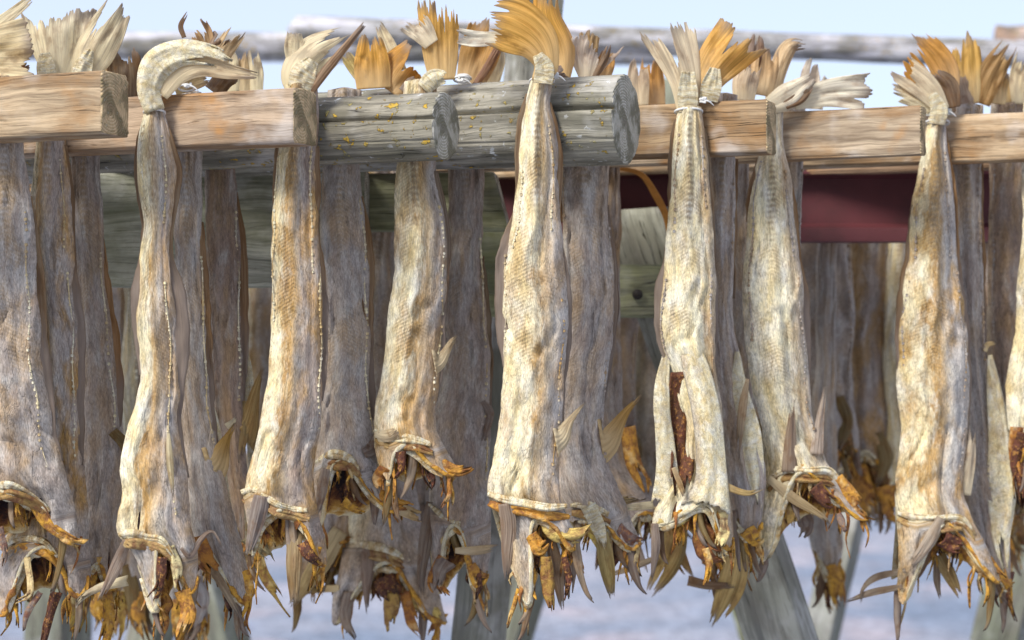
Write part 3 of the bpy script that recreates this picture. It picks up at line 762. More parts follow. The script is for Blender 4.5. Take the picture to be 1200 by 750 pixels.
# second
fish('orange brown fish below the white fan tails at the upper left', hang('R2', 'F', 60),
     [(92, 46, 72), (160, 42, 76), (200, 38, 80), (250, 34, 84), (300, 33, 87), (350, 36, 88), (400, 44, 92), (470, 44, 92), (540, 36, 96), (600, 14, 102), (660, -2, 106), (720, -6, 108)],
     [(0, 712), (.08, 722), (.22, 690), (.36, 652), (.55, 640), (.70, 655), (.78, 684), (.9, 696), (1, 676)], (.48, 1.0, .45),
     tails=[([(66, 96, 13), (68, 62, 26), (66, 8, 33)], (.80, .71, .50, 1), dict(rag=.12, fray=.12)), ([(94, 94, 13), (112, 55, 21), (142, 2, 12)], (.76, .66, .44, 1), dict(rag=.35, notch=.3)),
            ([(56, 96, 11), (54, 78, 11), (52, 62, 6)], CRM, dict(mat=SKIN, rag=.0, fray=0., d=-.012, name='tail_root')), ([(92, 98, 11), (97, 78, 11), (106, 58, 4)], CRM, dict(mat=SKIN, rag=0., fray=0., d=-.012, name='tail_root'))],
     beads=[(.13, 180, 300), (.84, 190, 290), (.90, 320, 540)], flaps=[(1, [(170, 2), (220, 4), (300, 2), (340, 6), (400, 9), (470, 6), (545, 1)], AMB)],
     strips=[([(72, 690, 6), (60, 740, 4), (56, 765, 1)], (.13, .045, .02, 1), dict(ripple=.4)), ([(40, 650, 3), (44, 690, 3), (25, 702, 2)], TAN),
             ([(55, 690, 3), (40, 715, 3), (36, 735, 1)], GP)], ridge=[(2, 642), (30, 630), (58, 634), (74, 652)])
# third
fish('dark grey purple fish hanging behind the second rail, third from the left edge', hang('R2', 'B', 105),
     [(110, 90, 118), (186, 84, 117), (250, 84, 120), (320, 86, 124), (400, 88, 132), (470, 88, 140), (550, 86, 142), (620, 82, 144), (700, 84, 142)],
     [(0, 690), (.2, 700), (.4, 672), (.6, 660), (.8, 690), (1, 680)], (-.1, .22, .45),
     tails=[([(148, 114, 15), (147, 86, 18), (144, 56, 14)], (.16, .095, .05, 1), dict(rag=.25, d=.0)), ([(122, 112, 10), (126, 84, 10), (130, 68, 6)], TAN)],
     beads=[(.90, 290, 500)], flaps=[(1, [(280, 0), (340, 4), (400, 8), (450, 7), (500, 1)], AMB)], shreds=9,
     fins=[([(134, 505, 6), (146, 520, 6), (152, 545, 2)], OLV)],
     strips=[([(105, 672, 10), (96, 705, 10), (88, 740, 6)], (.46, .30, .05, 1)), ([(125, 680, 8), (130, 720, 7), (122, 765, 6)], GOLD), ([(95, 690, 6), (80, 718, 10), (84, 742, 5)], GOLD)])
# fourth: hooded tail
fish('pale string tied fish, its white tail folded over the rail like a hood', hang('R2', 'F', 186),
     [(126, 170, 192), (160, 163, 200), (200, 161, 207), (235, 164, 204), (265, 168, 201), (300, 165, 200), (330, 162, 203), (370, 160, 208), (420, 163, 210), (460, 163, 210), (500, 150, 210), (540, 143, 216), (580, 143, 222), (626, 141, 228), (642, 150, 232), (670, 155, 234), (705, 165, 236)],
     [(0, 626), (.10, 655), (.26, 712), (.36, 694), (.42, 655), (.52, 634), (.64, 640), (.72, 668), (.82, 690), (.92, 692), (1, 668)], (.66, .8, .3),
     brim=[(0, 640), (.3, 690), (.45, 700), (.7, 668), (1, 662)],
     tails=[([(181, 130, 11), (174, 104, 13), (184, 76, 18), (212, 62, 15), (246, 64, 12), (272, 74, 6)], (1.35, .25, .1, 1), dict(mat=SKIN, cup=.75, rag=.2, fray=.2, d=-.012, thick=.003)),
            ([(190, 112, 7), (210, 88, 9), (236, 78, 9), (268, 84, 6), (304, 89, 2)], (.74, .60, .38, 1), dict(cup=.4, d=-.006)),
            ([(204, 104, 8), (226, 94, 10), (244, 88, 8)], (.78, .66, .42, 1), dict(d=.02))],
     beads=[(.15, 150, 250), (.76, 160, 262), (.80, 330, 600)],
     flaps=[(1, [(150, 1), (200, 7), (240, 5), (270, 1), (305, 3), (340, 12), (390, 13), (440, 8), (480, 3), (560, 2)], AMB), (-1, [(150, 1), (190, 5), (230, 4), (260, 1), (310, 3), (345, 8), (390, 5), (440, 0)], AMB)],
     fins=[([(153, 632, 5), (138, 662, 7), (118, 704, 2)], (.36, .27, .21, 1)), ([(199, 498, 1), (203, 540, 4), (208, 582, 1)], (.55, .46, .26, 1)), ([(216, 640, 2), (226, 650, 3), (236, 632, 3), (250, 622, 1.5), (262, 640, .8)], GP)],
     strips=[([(196, 650, 5), (192, 680, 5), (182, 700, 5)], (.10, .045, .025, 1)), ([(200, 640, 4), (207, 665, 7), (208, 690, 3)], (.74, .62, .30, 1), dict(d=-.03)),
             ([(150, 680, 6), (118, 688, 4), (96, 700, 3), (88, 712, 1.5)], CRM, dict(mat=FIN, name='fin_spine', d=.01)), ([(216, 690, 8), (224, 715, 8), (214, 745, 6)], ORG)], shreds=10, ridge=[(143, 628), (158, 624), (176, 627), (195, 632), (208, 648)])
# fifth
fish('grey brown fish with amber fin and pale flap, right behind the hooded fish', hang('R2', 'B', 225) + .01,
     [(108, 206, 236), (182, 204, 236), (250, 202, 237), (330, 204, 240), (400, 206, 243), (470, 208, 246), (530, 212, 256), (580, 216, 268), (640, 226, 284), (700, 240, 297)],
     [(0, 640), (.15, 634), (.3, 640), (.45, 660), (.6, 684), (.8, 705), (.92, 704), (1, 690)], (-.02, .55, .32), fold=1.5,
     tails=[([(232, 78, 12), (228, 52, 20), (214, 34, 22)], (.42, .24, .09, 1), dict(rag=.35, fray=.4, ripple=.3, n=30)), ([(216, 44, 2.5), (212, 30, 2.5), (220, 14, 1)], DKB),
            ([(250, 84, 10), (262, 58, 10), (280, 32, 9)], (.64, .46, .24, 1), dict(rag=.45, fray=.35, notch=.3)), ([(244, 70, 10), (252, 50, 12), (258, 38, 10)], (.30, .19, .12, 1), dict(rag=.3, ripple=.4, d=.01)),
            ([(250, 108, 12), (262, 92, 10), (276, 84, 8)], DKB, dict(d=.03))],
     beads=[(.93, 300, 520)], flaps=[(1, [(260, 0), (310, 4), (380, 6), (450, 5), (520, 1)], AMB)],
     belly=[([(243, 462, 3), (248, 500, 9), (254, 560, 14), (262, 620, 16), (280, 676, 9)], (1.15, .3, .2, 1), dict(d=.012))],
     fins=[([(243, 546, 34), (253, 541, 17), (265, 515, 5), (278, 493, 1.2)], (.58, .33, .05, 1), dict(d=-.008, fray=.3)), ([(230, 638, 3), (256, 672, 5), (285, 722, 2)], (.44, .33, .2, 1)), ([(266, 500, 4), (274, 494, 3), (278, 488, 1)], CRM)],
     strips=[([(234, 628, 8), (238, 650, 10), (250, 672, 8)], AMB, dict(d=-.03)), ([(286, 668, 6), (292, 690, 6), (292, 712, 1.5)], GOLD)], shreds=6)
# sixth
fish('dark purple brown fish with an amber fringed edge, between hooded fish and cream fish', hang('L1', 'B', 262),
     [(110, 244, 274), (196, 241, 275), (250, 240, 280), (330, 242, 283), (400, 246, 284), (470, 248, 284), (540, 254, 290), (600, 262, 294), (650, 268, 296)],
     [(0, 610), (.3, 620), (.6, 636), (1, 650)], (-.2, .2, .95),
     tails=[([(272, 108, 9), (270, 84, 10), (270, 58, 5)], CRM, dict(rag=.3)), ([(286, 108, 8), (286, 84, 8), (287, 60, 4)], (.56, .40, .20, 1)), ([(300, 108, 8), (299, 84, 8), (296, 58, 4)], CRM)],
     beads=[(.93, 250, 470)], flaps=[(1, [(225, 0), (260, 5), (310, 8), (360, 8), (420, 6), (480, 1)], AMB)],
     fins=[([(282, 504, 32), (290, 496, 14), (300, 456, 5), (309, 426, 1.2)], (.40, .25, .07, 1), dict(d=-.008)), ([(284, 470, 4), (287, 500, 6), (284, 540, 2)], OLV)],
     belly=[([(288, 408, 2), (290, 440, 6), (293, 500, 5), (296, 560, 3)], (1.2, .2, .2, 1), dict(d=.02))],
     strips=[([(296, 640, 7), (312, 676, 6), (328, 700, 4), (342, 722, 1.5)], (.42, .27, .06, 1))], shreds=8)
# seventh
fish('cream and rust fish at the second rail end, scaly tail bent right', hang('L1', 'F', 345) - .01,
     [(100, 334, 372), (140, 330, 374), (172, 326, 372), (210, 323, 372), (250, 319, 372), (300, 319, 376), (350, 318, 379), (400, 318, 378), (440, 316, 378), (480, 308, 377), (520, 300, 372), (560, 290, 366), (590, 286, 370), (630, 284, 380), (670, 282, 384)],
     [(0, 578), (.10, 615), (.16, 646), (.22, 618), (.32, 606), (.5, 598), (.66, 600), (.78, 615), (.88, 640), (.95, 664), (1, 664)], (.62, .95, .7),
     brim=[(0, 650), (.3, 652), (.6, 636), (1, 630)],
     tails=[([(352, 104, 18), (352, 84, 20), (372, 62, 19), (412, 40, 8)], (.78, .68, .46, 1), dict(rag=.3, fray=.25)), ([(346, 78, 9), (345, 56, 10), (345, 37, 6)], CRM, dict(rag=.05, d=.01)),
            ([(350, 104, 14), (356, 86, 15), (366, 70, 8)], CRM, dict(mat=SKIN, rag=0., fray=0., d=-.015, name='tail_root')),
            ([(364, 108, 4), (384, 80, 4.5), (428, 27, 2)], (.36, .22, .12, 1), dict(d=-.01, rag=.1))],
     beads=[(.05, 180, 420), (.86, 170, 320), (.97, 320, 500)], flaps=[(1, [(172, 2), (220, 4), (270, 1), (320, 3), (370, 6), (430, 5), (470, 1)], AMB), (-1, [(172, 3), (200, 4), (240, 0)], AMB)],
     fins=[([(310, 579, 9), (306, 600, 10), (298, 632, 6), (292, 650, 1.5)], (.30, .24, .21, 1), dict(cup=.5)), ([(346, 612, 8, .0), (347, 660, 9), (348, 708, 4)], (.34, .23, .10, 1), dict(rag=.05))],
     strips=[([(356, 634, 7), (366, 650, 6), (378, 660, 4)], (.12, .05, .03, 1)), ([(290, 628, 8), (308, 644, 7), (322, 660, 2)], (.36, .29, .14, 1), dict(mat=FIN, name='fin_spine', d=.01))], shreds=5, ridge=[(285, 577), (302, 573), (325, 587), (345, 593), (362, 598)])
# eighth
fish('grey purple fish with a wide ragged mouth, hanging behind the first log', hang('L1', 'B', 404),
     [(106, 384, 424), (188, 378, 422), (250, 375, 427), (300, 375, 432), (350, 377, 432), (400, 379, 433), (440, 376, 434), (480, 373, 436), (520, 370, 444), (560, 368, 458), (600, 364, 476)],
     [(0, 574), (.07, 606), (.13, 612), (.18, 570), (.28, 546), (.42, 540), (.56, 548), (.68, 572), (.8, 592), (.92, 600), (1, 592)], (.14, .40, .35), fold=1.6,
     brim=[(0, 600), (.3, 608), (.6, 600), (1, 584)],
     tails=[([(438, 104, 20), (436, 74, 18), (434, 40, 9)], (.70, .37, .03, 1), dict(rag=.2)), ([(455, 106, 20), (470, 84, 24), (492, 58, 16)], (.66, .32, .025, 1), dict(rag=.3, d=.008)),
            ([(468, 84, 9), (456, 56, 8), (443, 26, 3)], CRM, dict(d=.03)), ([(428, 98, 6), (416, 80, 7), (403, 62, 5)], (.60, .48, .18, 1), dict(d=.01))],
     beads=[(.94, 230, 520)], flaps=[(1, [(230, 0), (280, 6), (330, 7), (400, 5), (460, 4), (520, 1)], AMB)],
     fins=[([(428, 530, 6), (438, 524, 8), (440, 508, 2)], GP), ([(384, 548, 5), (380, 572, 6), (374, 602, 2)], GP)],
     strips=[([(432, 565, 8), (444, 582, 9), (462, 590, 8), (484, 594, 4)], ORG, dict(d=-.02)), ([(404, 585, 5), (416, 594, 4), (430, 598, 2)], GOLD), ([(465, 594, 6), (482, 602, 7), (498, 607, 5)], (.58, .40, .16, 1), dict(mat=FIN))], shreds=7, ridge=[(371, 541), (390, 534), (410, 535), (422, 548)])
# ninth
fish('short whitish herringbone fish below the round end of the thinner log', hang('L2', 'F', 488) - .005,
     [(96, 474, 512), (150, 468, 512), (186, 466, 511), (220, 463, 515), (260, 462, 521), (300, 463, 523), (340, 458, 523), (370, 454, 521), (410, 452, 518), (450, 446, 513), (480, 440, 510), (505, 438, 512), (540, 438, 530), (570, 440, 554)],
     [(0, 512), (.06, 540), (.16, 562), (.24, 540), (.34, 528), (.48, 522), (.62, 528), (.74, 548), (.86, 556), (1, 552)], (.78, .8, .45),
     brim=[(0, 556), (.3, 566), (.6, 556), (1, 546)],
     tails=[([(518, 94, 15), (516, 60, 18), (513, -2, 19)], (.70, .40, .06, 1), dict(rag=.3, fray=.25)), ([(506, 52, 9), (494, 36, 13), (480, 22, 14)], (.80, .70, .52, 1), dict(d=-.01, rag=.3, fray=.3)),
            ([(496, 104, 9), (508, 92, 11), (524, 90, 7)], (1.2, .2, .2, 1), dict(mat=SKIN, d=-.02, rag=.1, name='tail_root')), ([(470, 106, 3), (480, 96, 4), (488, 92, 2)], GP)],
     beads=[(.95, 230, 470)], flaps=[(1, [(200, 0), (240, 5), (300, 5), (360, 1), (430, 5), (470, 1)], GP)],
     fins=[([(509, 424, 18), (517, 421, 8), (530, 400, 3), (538, 393, 1)], (.50, .38, .22, 1), dict(fray=.4)), ([(440, 508, 4), (456, 510, 7), (468, 502, 4)], (.60, .48, .30, 1))],
     strips=[([(500, 532, 8), (520, 546, 8), (538, 552, 6), (554, 547, 3)], ORG, dict(d=-.02)), ([(452, 548, 7), (444, 562, 6), (448, 574, 2)], AMB), ([(470, 528, 5), (472, 545, 4), (464, 560, 2)], (.12, .05, .03, 1))], shreds=7, ridge=[(439, 505), (456, 513), (480, 511), (506, 520)])
# tenth
fish('long narrow grey fish hanging behind the thick log, left of the central fish', hang('L2', 'B', 546),
     [(106, 530, 568), (197, 526, 567), (260, 526, 566), (330, 523, 568), (400, 520, 573), (460, 514, 574), (520, 505, 575), (580, 504, 574), (640, 502, 574), (690, 506, 574)],
     [(0, 610), (.06, 650), (.14, 690), (.22, 650), (.32, 622), (.5, 618), (.62, 640), (.70, 676), (.85, 682), (1, 672)], (.18, .35, .55),
     brim=[(0, 690), (.3, 690), (.6, 660), (1, 660)],
     tails=[([(550, 100, 16), (562, 64, 20), (574, 22, 16)], (.60, .31, .05, 1), dict(rag=.3)), ([(556, 102, 4), (576, 70, 4), (590, 44, 3)], (.30, .14, .07, 1), dict(d=-.01)),
            ([(572, 100, 12), (578, 70, 12), (582, 50, 6)], CRM, dict(d=.04)), ([(536, 96, 8), (544, 94, 8), (552, 96, 5)], WHT, dict(d=-.02, mat=STRING, ripple=.4, name='tail_root'))],
     beads=[(.93, 280, 560)], flaps=[(1, [(300, 0), (340, 3), (400, 4), (480, 2)], GP)],
     fins=[([(505, 588, 5), (500, 625, 8), (494, 672, 5), (496, 700, 1)], (.26, .19, .14, 1)), ([(534, 643, 3), (556, 643, 5), (584, 641, 4)], (.66, .50, .28, 1), dict(mat=FIN, cup=.6)), ([(566, 470, 3), (574, 486, 5), (566, 520, 2)], GP)],
     strips=[([(520, 650, 6), (510, 680, 8), (524, 698, 6)], AMB), ([(552, 660, 5), (562, 672, 5), (572, 676, 3)], GOLD), ([(560, 665, 3), (562, 685, 3), (559, 700, 1)], (.10, .04, .025, 1)), ([(525, 655, 10), (516, 668, 8), (512, 690, 4)], GP, dict(mat=FIN))], shreds=6, ridge=[(503, 592), (520, 601), (540, 613)])
# centre
fish('big pale fish in the centre tied to the thick log, golden tail bent left', hang('L2', 'F', 628),
     [(92, 622, 648), (120, 616, 645), (150, 611, 651), (180, 607, 656), (215, 606, 656), (255, 601, 656), (300, 590, 660), (340, 588, 664), (380, 588, 665), (420, 591, 663), (460, 590, 660), (500, 584, 658), (540, 577, 655), (578, 571, 656), (592, 578, 660), (620, 584, 672), (660, 590, 686), (700, 597, 690)],
     [(0, 580), (.06, 620), (.13, 676), (.20, 706), (.28, 694), (.36, 645), (.46, 616), (.60, 606), (.74, 612), (.84, 636), (.94, 640), (1, 618)], (.80, .75, .25),
     brim=[(0, 640), (.2, 690), (.4, 680), (.6, 640), (1, 626)],
     tails=[([(635, 96, 12), (640, 74, 13), (628, 48, 20), (600, 30, 23), (568, 22, 18)], (.68, .38, .05, 1), dict(rag=.12, fray=.2, cup=.45, d=-.012, n=34)), ([(590, 44, 7), (560, 46, 8), (534, 42, 7)], WHT, dict(d=-.01, ripple=.2, rag=.12)),
            ([(636, 98, 11), (638, 80, 11), (630, 64, 6)], CRM, dict(mat=SKIN, rag=0., fray=0., d=-.024, name='tail_root'))],
     beads=[(.13, 200, 290), (.83, 150, 270), (.93, 330, 560), (.05, 300, 500)],
     flaps=[(1, [(120, 0), (160, 4), (200, 4), (250, 1), (300, 2), (350, 6), (410, 5), (460, 2), (520, 1)], AMB), (-1, [(110, 2), (150, 6), (200, 3), (250, 1), (275, 7), (320, 8), (380, 8), (430, 2)], DKB)],
     fins=[([(650, 512, 24), (658, 509, 12), (669, 491, 4), (686, 470, 1)], (.56, .43, .25, 1), dict(fray=.3)), ([(592, 588, 8), (596, 615, 9), (594, 650, 6), (594, 680, 2)], (.34, .24, .17, 1), dict(cup=.4)),
           ([(645, 630, 5), (652, 665, 8), (659, 716, 2)], (.34, .22, .13, 1), dict(d=.01))],
     strips=[([(640, 600, 7), (646, 620, 9), (660, 628, 9), (682, 626, 8), (694, 614, 3)], (.66, .48, .14, 1), dict(d=-.025)), ([(610, 640, 3), (609, 668, 4), (608, 690, 3)], (.17, .05, .018, 1), dict(d=-.025)),
             ([(608, 690, 2), (602, 710, 2), (594, 736, .8)], GOLD, dict(d=-.02)), ([(611, 688, 2), (616, 712, 2), (616, 735, 1.5)], GOLD, dict(d=-.02)), ([(640, 650, 6), (641, 685, 7), (647, 714, 3)], (.36, .21, .04, 1)),
             ([(660, 650, 3), (666, 676, 3), (660, 700, 1)], (.13, .045, .02, 1)), ([(672, 630, 10), (666, 660, 9), (668, 702, 2)], GP, dict(mat=FIN, d=.02)), ([(622, 625, 8), (632, 640, 9), (640, 632, 5)], ORG)], shreds=9, ridge=[(572, 579), (590, 584), (615, 587), (640, 592), (664, 594)])
# right of centre
fish('mottled grey fish right behind the big central fish, amber fin raised', hang('L2', 'B', 688),
     [(98, 668, 712), (150, 660, 714), (195, 656, 715), (250, 658, 713), (300, 660, 718), (340, 661, 720), (380, 658, 719), (430, 648, 713), (480, 644, 707), (530, 645, 712), (570, 650, 724), (610, 668, 740), (640, 676, 754)],
     [(0, 610), (.2, 606), (.4, 604), (.55, 612), (.7, 636), (.84, 642), (1, 634)], (.10, .6, .4), fold=1.5,
     tails=[([(688, 92, 10), (692, 66, 22), (700, 44, 25)], (.70, .60, .50, 1), dict(rag=.4, fray=.3, notch=.2)), ([(690, 70, 9), (690, 50, 10), (692, 35, 9)], (.42, .26, .10, 1), dict(d=.01, rag=.4)),
            ([(706, 92, 9), (710, 74, 9), (712, 60, 5)], ORG, dict(d=.03)), ([(696, 92, 3), (708, 70, 4), (714, 52, 2)], DKB, dict(d=-.006)),
            ([(662, 94, 6), (660, 56, 12), (644, 18, 10), (642, -14, 7)], (.68, .36, .03, 1), dict(d=-.02, cup=.5)), ([(634, 66, 8), (626, 26, 11), (622, -18, 13)], (.70, .36, .03, 1), dict(d=.0)),
            ([(652, 96, 6), (654, 88, 8), (662, 82, 6)], GP, dict(d=-.05, ripple=.4))],
     beads=[(.96, 270, 540), (.06, 195, 260)], flaps=[(1, [(240, 0), (275, 3), (320, 6), (370, 5), (430, 3), (480, 0)], (.22, .15, .14, 1)), (-1, [(198, 2), (230, 2), (260, 0)], AMB)],
     fins=[([(704, 518, 32), (714, 514, 15), (732, 485, 5), (753, 461, 1.2)], (.58, .33, .06, 1), dict(d=-.01, fray=.25)), ([(688, 590, 9), (700, 616, 8), (706, 640, 3)], (.66, .60, .52, 1), dict(mat=SKIN)),
           ([(704, 622, 7), (710, 660, 9), (716, 698, 3)], (.46, .33, .09, 1))],
     strips=[([(690, 592, 8), (696, 620, 10), (706, 642, 6)], (.66, .50, .10, 1), dict(d=-.02)), ([(664, 594, 5), (690, 592, 6), (722, 588, 5), (756, 582, 3)], TAN, dict(mat=FIN, d=.02, name='fin_spine')), ([(724, 616, 6), (738, 630, 6), (754, 634, 4)], (.26, .18, .15, 1))], shreds=8, ridge=[(668, 590), (690, 592), (712, 600)])
# split belly fish
fish('cream fish with its belly split open over brown insides', hang('R3', 'F', 806),
     [(126, 794, 822), (160, 790, 826), (200, 786, 830), (250, 784, 834), (300, 779, 836), (340, 775, 838), (380, 772, 838), (410, 776, 838), (440, 788, 840), (480, 797, 846), (520, 800, 850), (550, 800, 850), (580, 774, 854), (600, 764, 858), (640, 764, 862)],
     [(0, 616), (.2, 612), (.4, 600), (.6, 590), (.74, 600), (.84, 636), (.93, 644), (1, 630)], (1.05, .6, .4), collar=(.03, .85),
     brim=[(0, 600), (.4, 610), (.6, 640), (.85, 655), (1, 640)],
     tails=[([(806, 130, 12), (802, 86, 18), (780, 24, 27)], (.78, .66, .46, 1), dict(rag=.25, fray=.2, notch=.25)), ([(822, 118, 8), (838, 78, 21), (876, 34, 26)], (.70, .38, .05, 1), dict(rag=.3, notch=.2, d=.008)),
            ([(806, 132, 10), (806, 110, 12), (806, 84, 8)], CRM, dict(mat=SKIN, rag=0., fray=0., d=-.01, name='tail_root')), ([(830, 118, 11), (834, 100, 12), (838, 80, 6)], CRM, dict(mat=SKIN, rag=0., fray=0., d=.0, name='tail_root')),
            ([(750, 124, 10), (748, 92, 11), (748, 68, 6)], (.74, .60, .42, 1), dict(d=.22)), ([(768, 124, 12), (764, 96, 13), (764, 66, 8)], ORG, dict(d=.24))],
     beads=[(.12, 160, 270), (.86, 160, 250), (.92, 300, 440), (.04, 330, 420)],
     flaps=[(1, [(150, 2), (190, 4), (250, 3), (310, 3), (380, 4), (430, 0)], AMB), (-1, [(140, 2), (175, 5), (215, 2), (300, 1), (335, 7), (385, 6), (425, 2)], DKB)],
     belly=[([(782, 412, 3, .02), (776, 460, 9), (777, 500, 10), (781, 540, 11), (782, 576, 14), (776, 600, 12)], (1.0, .35, .1, 1), dict(d=-.016, sway=.5, rag=.0)),
            ([(804, 384, 6, .028), (815, 425, 14, .012), (829, 490, 16), (834, 560, 18), (828, 598, 28)], (.95, .4, .1, 1), dict(d=-.036, cup=.5, sway=.1, rag=.03, fray=.03))],
     fins=[([(789, 548, 2), (796, 565, 3), (802, 582, 2)], (.50, .33, .14, 1), dict(d=-.04)), ([(834, 556, 4), (852, 570, 4), (876, 578, 3), (896, 572, 1)], (.52, .36, .12, 1), dict(d=-.03)), ([(766, 612, 4), (767, 640, 5), (763, 678, 1)], GP)],
     strips=[([(794, 436, 8), (797, 480, 16), (799, 530, 16), (796, 580, 10)], (.17, .07, .03, 1), dict(sway=.3, cup=-.3, ripple=.4, rag=.05, name='gut_lining')), ([(820, 614, 12), (826, 630, 16), (836, 646, 14), (850, 652, 8)], (.30, .12, .03, 1), dict(d=-.01, ripple=.5)),
             ([(846, 600, 6), (848, 622, 7), (842, 640, 5)], (.76, .60, .26, 1), dict(d=-.025)), ([(824, 640, 4), (828, 660, 4), (823, 684, 2.5)], GOLD), ([(770, 610, 6), (790, 612, 6), (812, 602, 5)], (.60, .46, .16, 1), dict(d=-.02)),
             ([(766, 592, 4), (745, 594, 4), (722, 596, 2)], CRM, dict(mat=FIN, name='fin_spine', d=.03))], shreds=9)
# fourteenth
fish('brown grey fish pressed behind the split fish, pale belly flap on its right', hang('R3', 'B', 850),
     [(112, 834, 864), (184, 832, 862), (250, 830, 861), (320, 831, 860), (390, 834, 862), (440, 838, 872), (500, 846, 888), (560, 850, 897), (610, 858, 894), (640, 862, 892)],
     [(0, 600), (.2, 618), (.5, 628), (.8, 626), (1, 612)], (-.05, .3, .5),
     tails=[([(872, 118, 12), (874, 96, 13), (880, 74, 10)], (.72, .58, .40, 1), dict(d=.02)), ([(892, 112, 12), (896, 84, 14), (900, 54, 10)], (.62, .40, .18, 1), dict(d=.05, rag=.35)), ([(884, 90, 6), (886, 60, 8), (888, 40, 6)], (.30, .20, .15, 1), dict(d=.06, rag=.4))],
     beads=[(.93, 210, 300)], flaps=[(1, [(186, 3), (240, 3), (300, 2), (350, 1)], AMB)],
     belly=[([(864, 412, 2), (868, 460, 10), (878, 510, 14), (884, 560, 12), (888, 600, 5)], (1.25, .2, .1, 1), dict(d=-.012))],
     fins=[([(876, 444, 2), (870, 480, 5), (864, 540, 2)], (.34, .24, .14, 1), dict(d=-.03))], strips=[([(874, 620, 8), (884, 632, 8), (892, 628, 5)], GOLD)], shreds=4)
# fifteenth
fish('whitest plump fish, its white tail lying flat to the right on the rail', hang('R4', 'F', 908),
     [(130, 888, 918), (168, 892, 918), (200, 885, 925), (240, 877, 931), (280, 873, 935), (320, 871, 938), (360, 870, 942), (400, 872, 945), (440, 878, 947), (480, 887, 950), (510, 893, 958), (540, 898, 970), (570, 892, 992), (610, 886, 1020), (650, 882, 1030)],
     [(0, 560), (.03, 620), (.06, 654), (.12, 640), (.2, 596), (.3, 570), (.42, 556), (.55, 552), (.66, 562), (.76, 582), (.88, 606), (1, 610)], (.98, .5, .2),
     brim=[(0, 640), (.2, 620), (.5, 606), (.8, 604), (1, 604)],
     tails=[([(898, 126, 9), (924, 112, 13), (954, 90, 4)], (.80, .72, .56, 1), dict(d=-.012, cup=.5)), ([(930, 120, 9), (972, 109, 14), (1022, 109, 17)], (.80, .74, .60, 1), dict(d=.0, rag=.1)), ([(920, 124, 5), (938, 114, 6), (952, 100, 2)], DKB, dict(d=-.014)),
            ([(905, 116, 8), (912, 82, 9), (926, 54, 7), (944, 52, 3)], (.68, .50, .28, 1), dict(d=.06)), ([(952, 128, 12), (954, 92, 14), (958, 70, 9)], (.74, .66, .54, 1), dict(d=.18, rag=.3))],
     beads=[(.10, 190, 400), (.93, 320, 500), (.85, 200, 300)], flaps=[(1, [(180, 0), (230, 2), (300, 3), (350, 8), (400, 6), (450, 2)], AMB), (-1, [(185, 1), (215, 4), (260, 0)], AMB)],
     fins=[([(922, 552, 9), (924, 510, 6), (926, 466, 1)], (.36, .25, .17, 1), dict(cup=.5)), ([(955, 532, 8), (960, 492, 5), (966, 452, 1.5)], (.42, .33, .26, 1)), ([(900, 560, 4), (930, 584, 6), (962, 604, 3), (974, 616, 1)], (.50, .36, .17, 1), dict(d=-.03))],
     strips=[([(980, 560, 8), (994, 582, 10), (1012, 596, 9), (1028, 606, 4)], ORG, dict(d=-.015)), ([(935, 590, 8), (915, 612, 8), (893, 644, 5)], (.60, .36, .09, 1), dict(d=-.012)), ([(950, 568, 9), (965, 584, 9), (975, 588, 5)], (.20, .09, .05, 1)),
             ([(980, 600, 3), (985, 616, 3), (988, 622, 1)], GP), ([(940, 600, 9), (946, 618, 8), (938, 632, 3)], GP, dict(mat=FIN, d=.03))], shreds=8, ridge=[(897, 564), (918, 549), (945, 549), (970, 554), (990, 572)])
fish('thin grey strip of a fish seen right behind the whitest fish', hang('R4', 'B', 922),
     [(120, 910, 944), (190, 908, 942), (250, 908, 940), (330, 910, 936), (430, 905, 940), (540, 912, 950)], [(0, 560), (.5, 570), (1, 560)], (-.2, .3, .4), beads=[(.92, 200, 300)], shreds=2, collar=None)
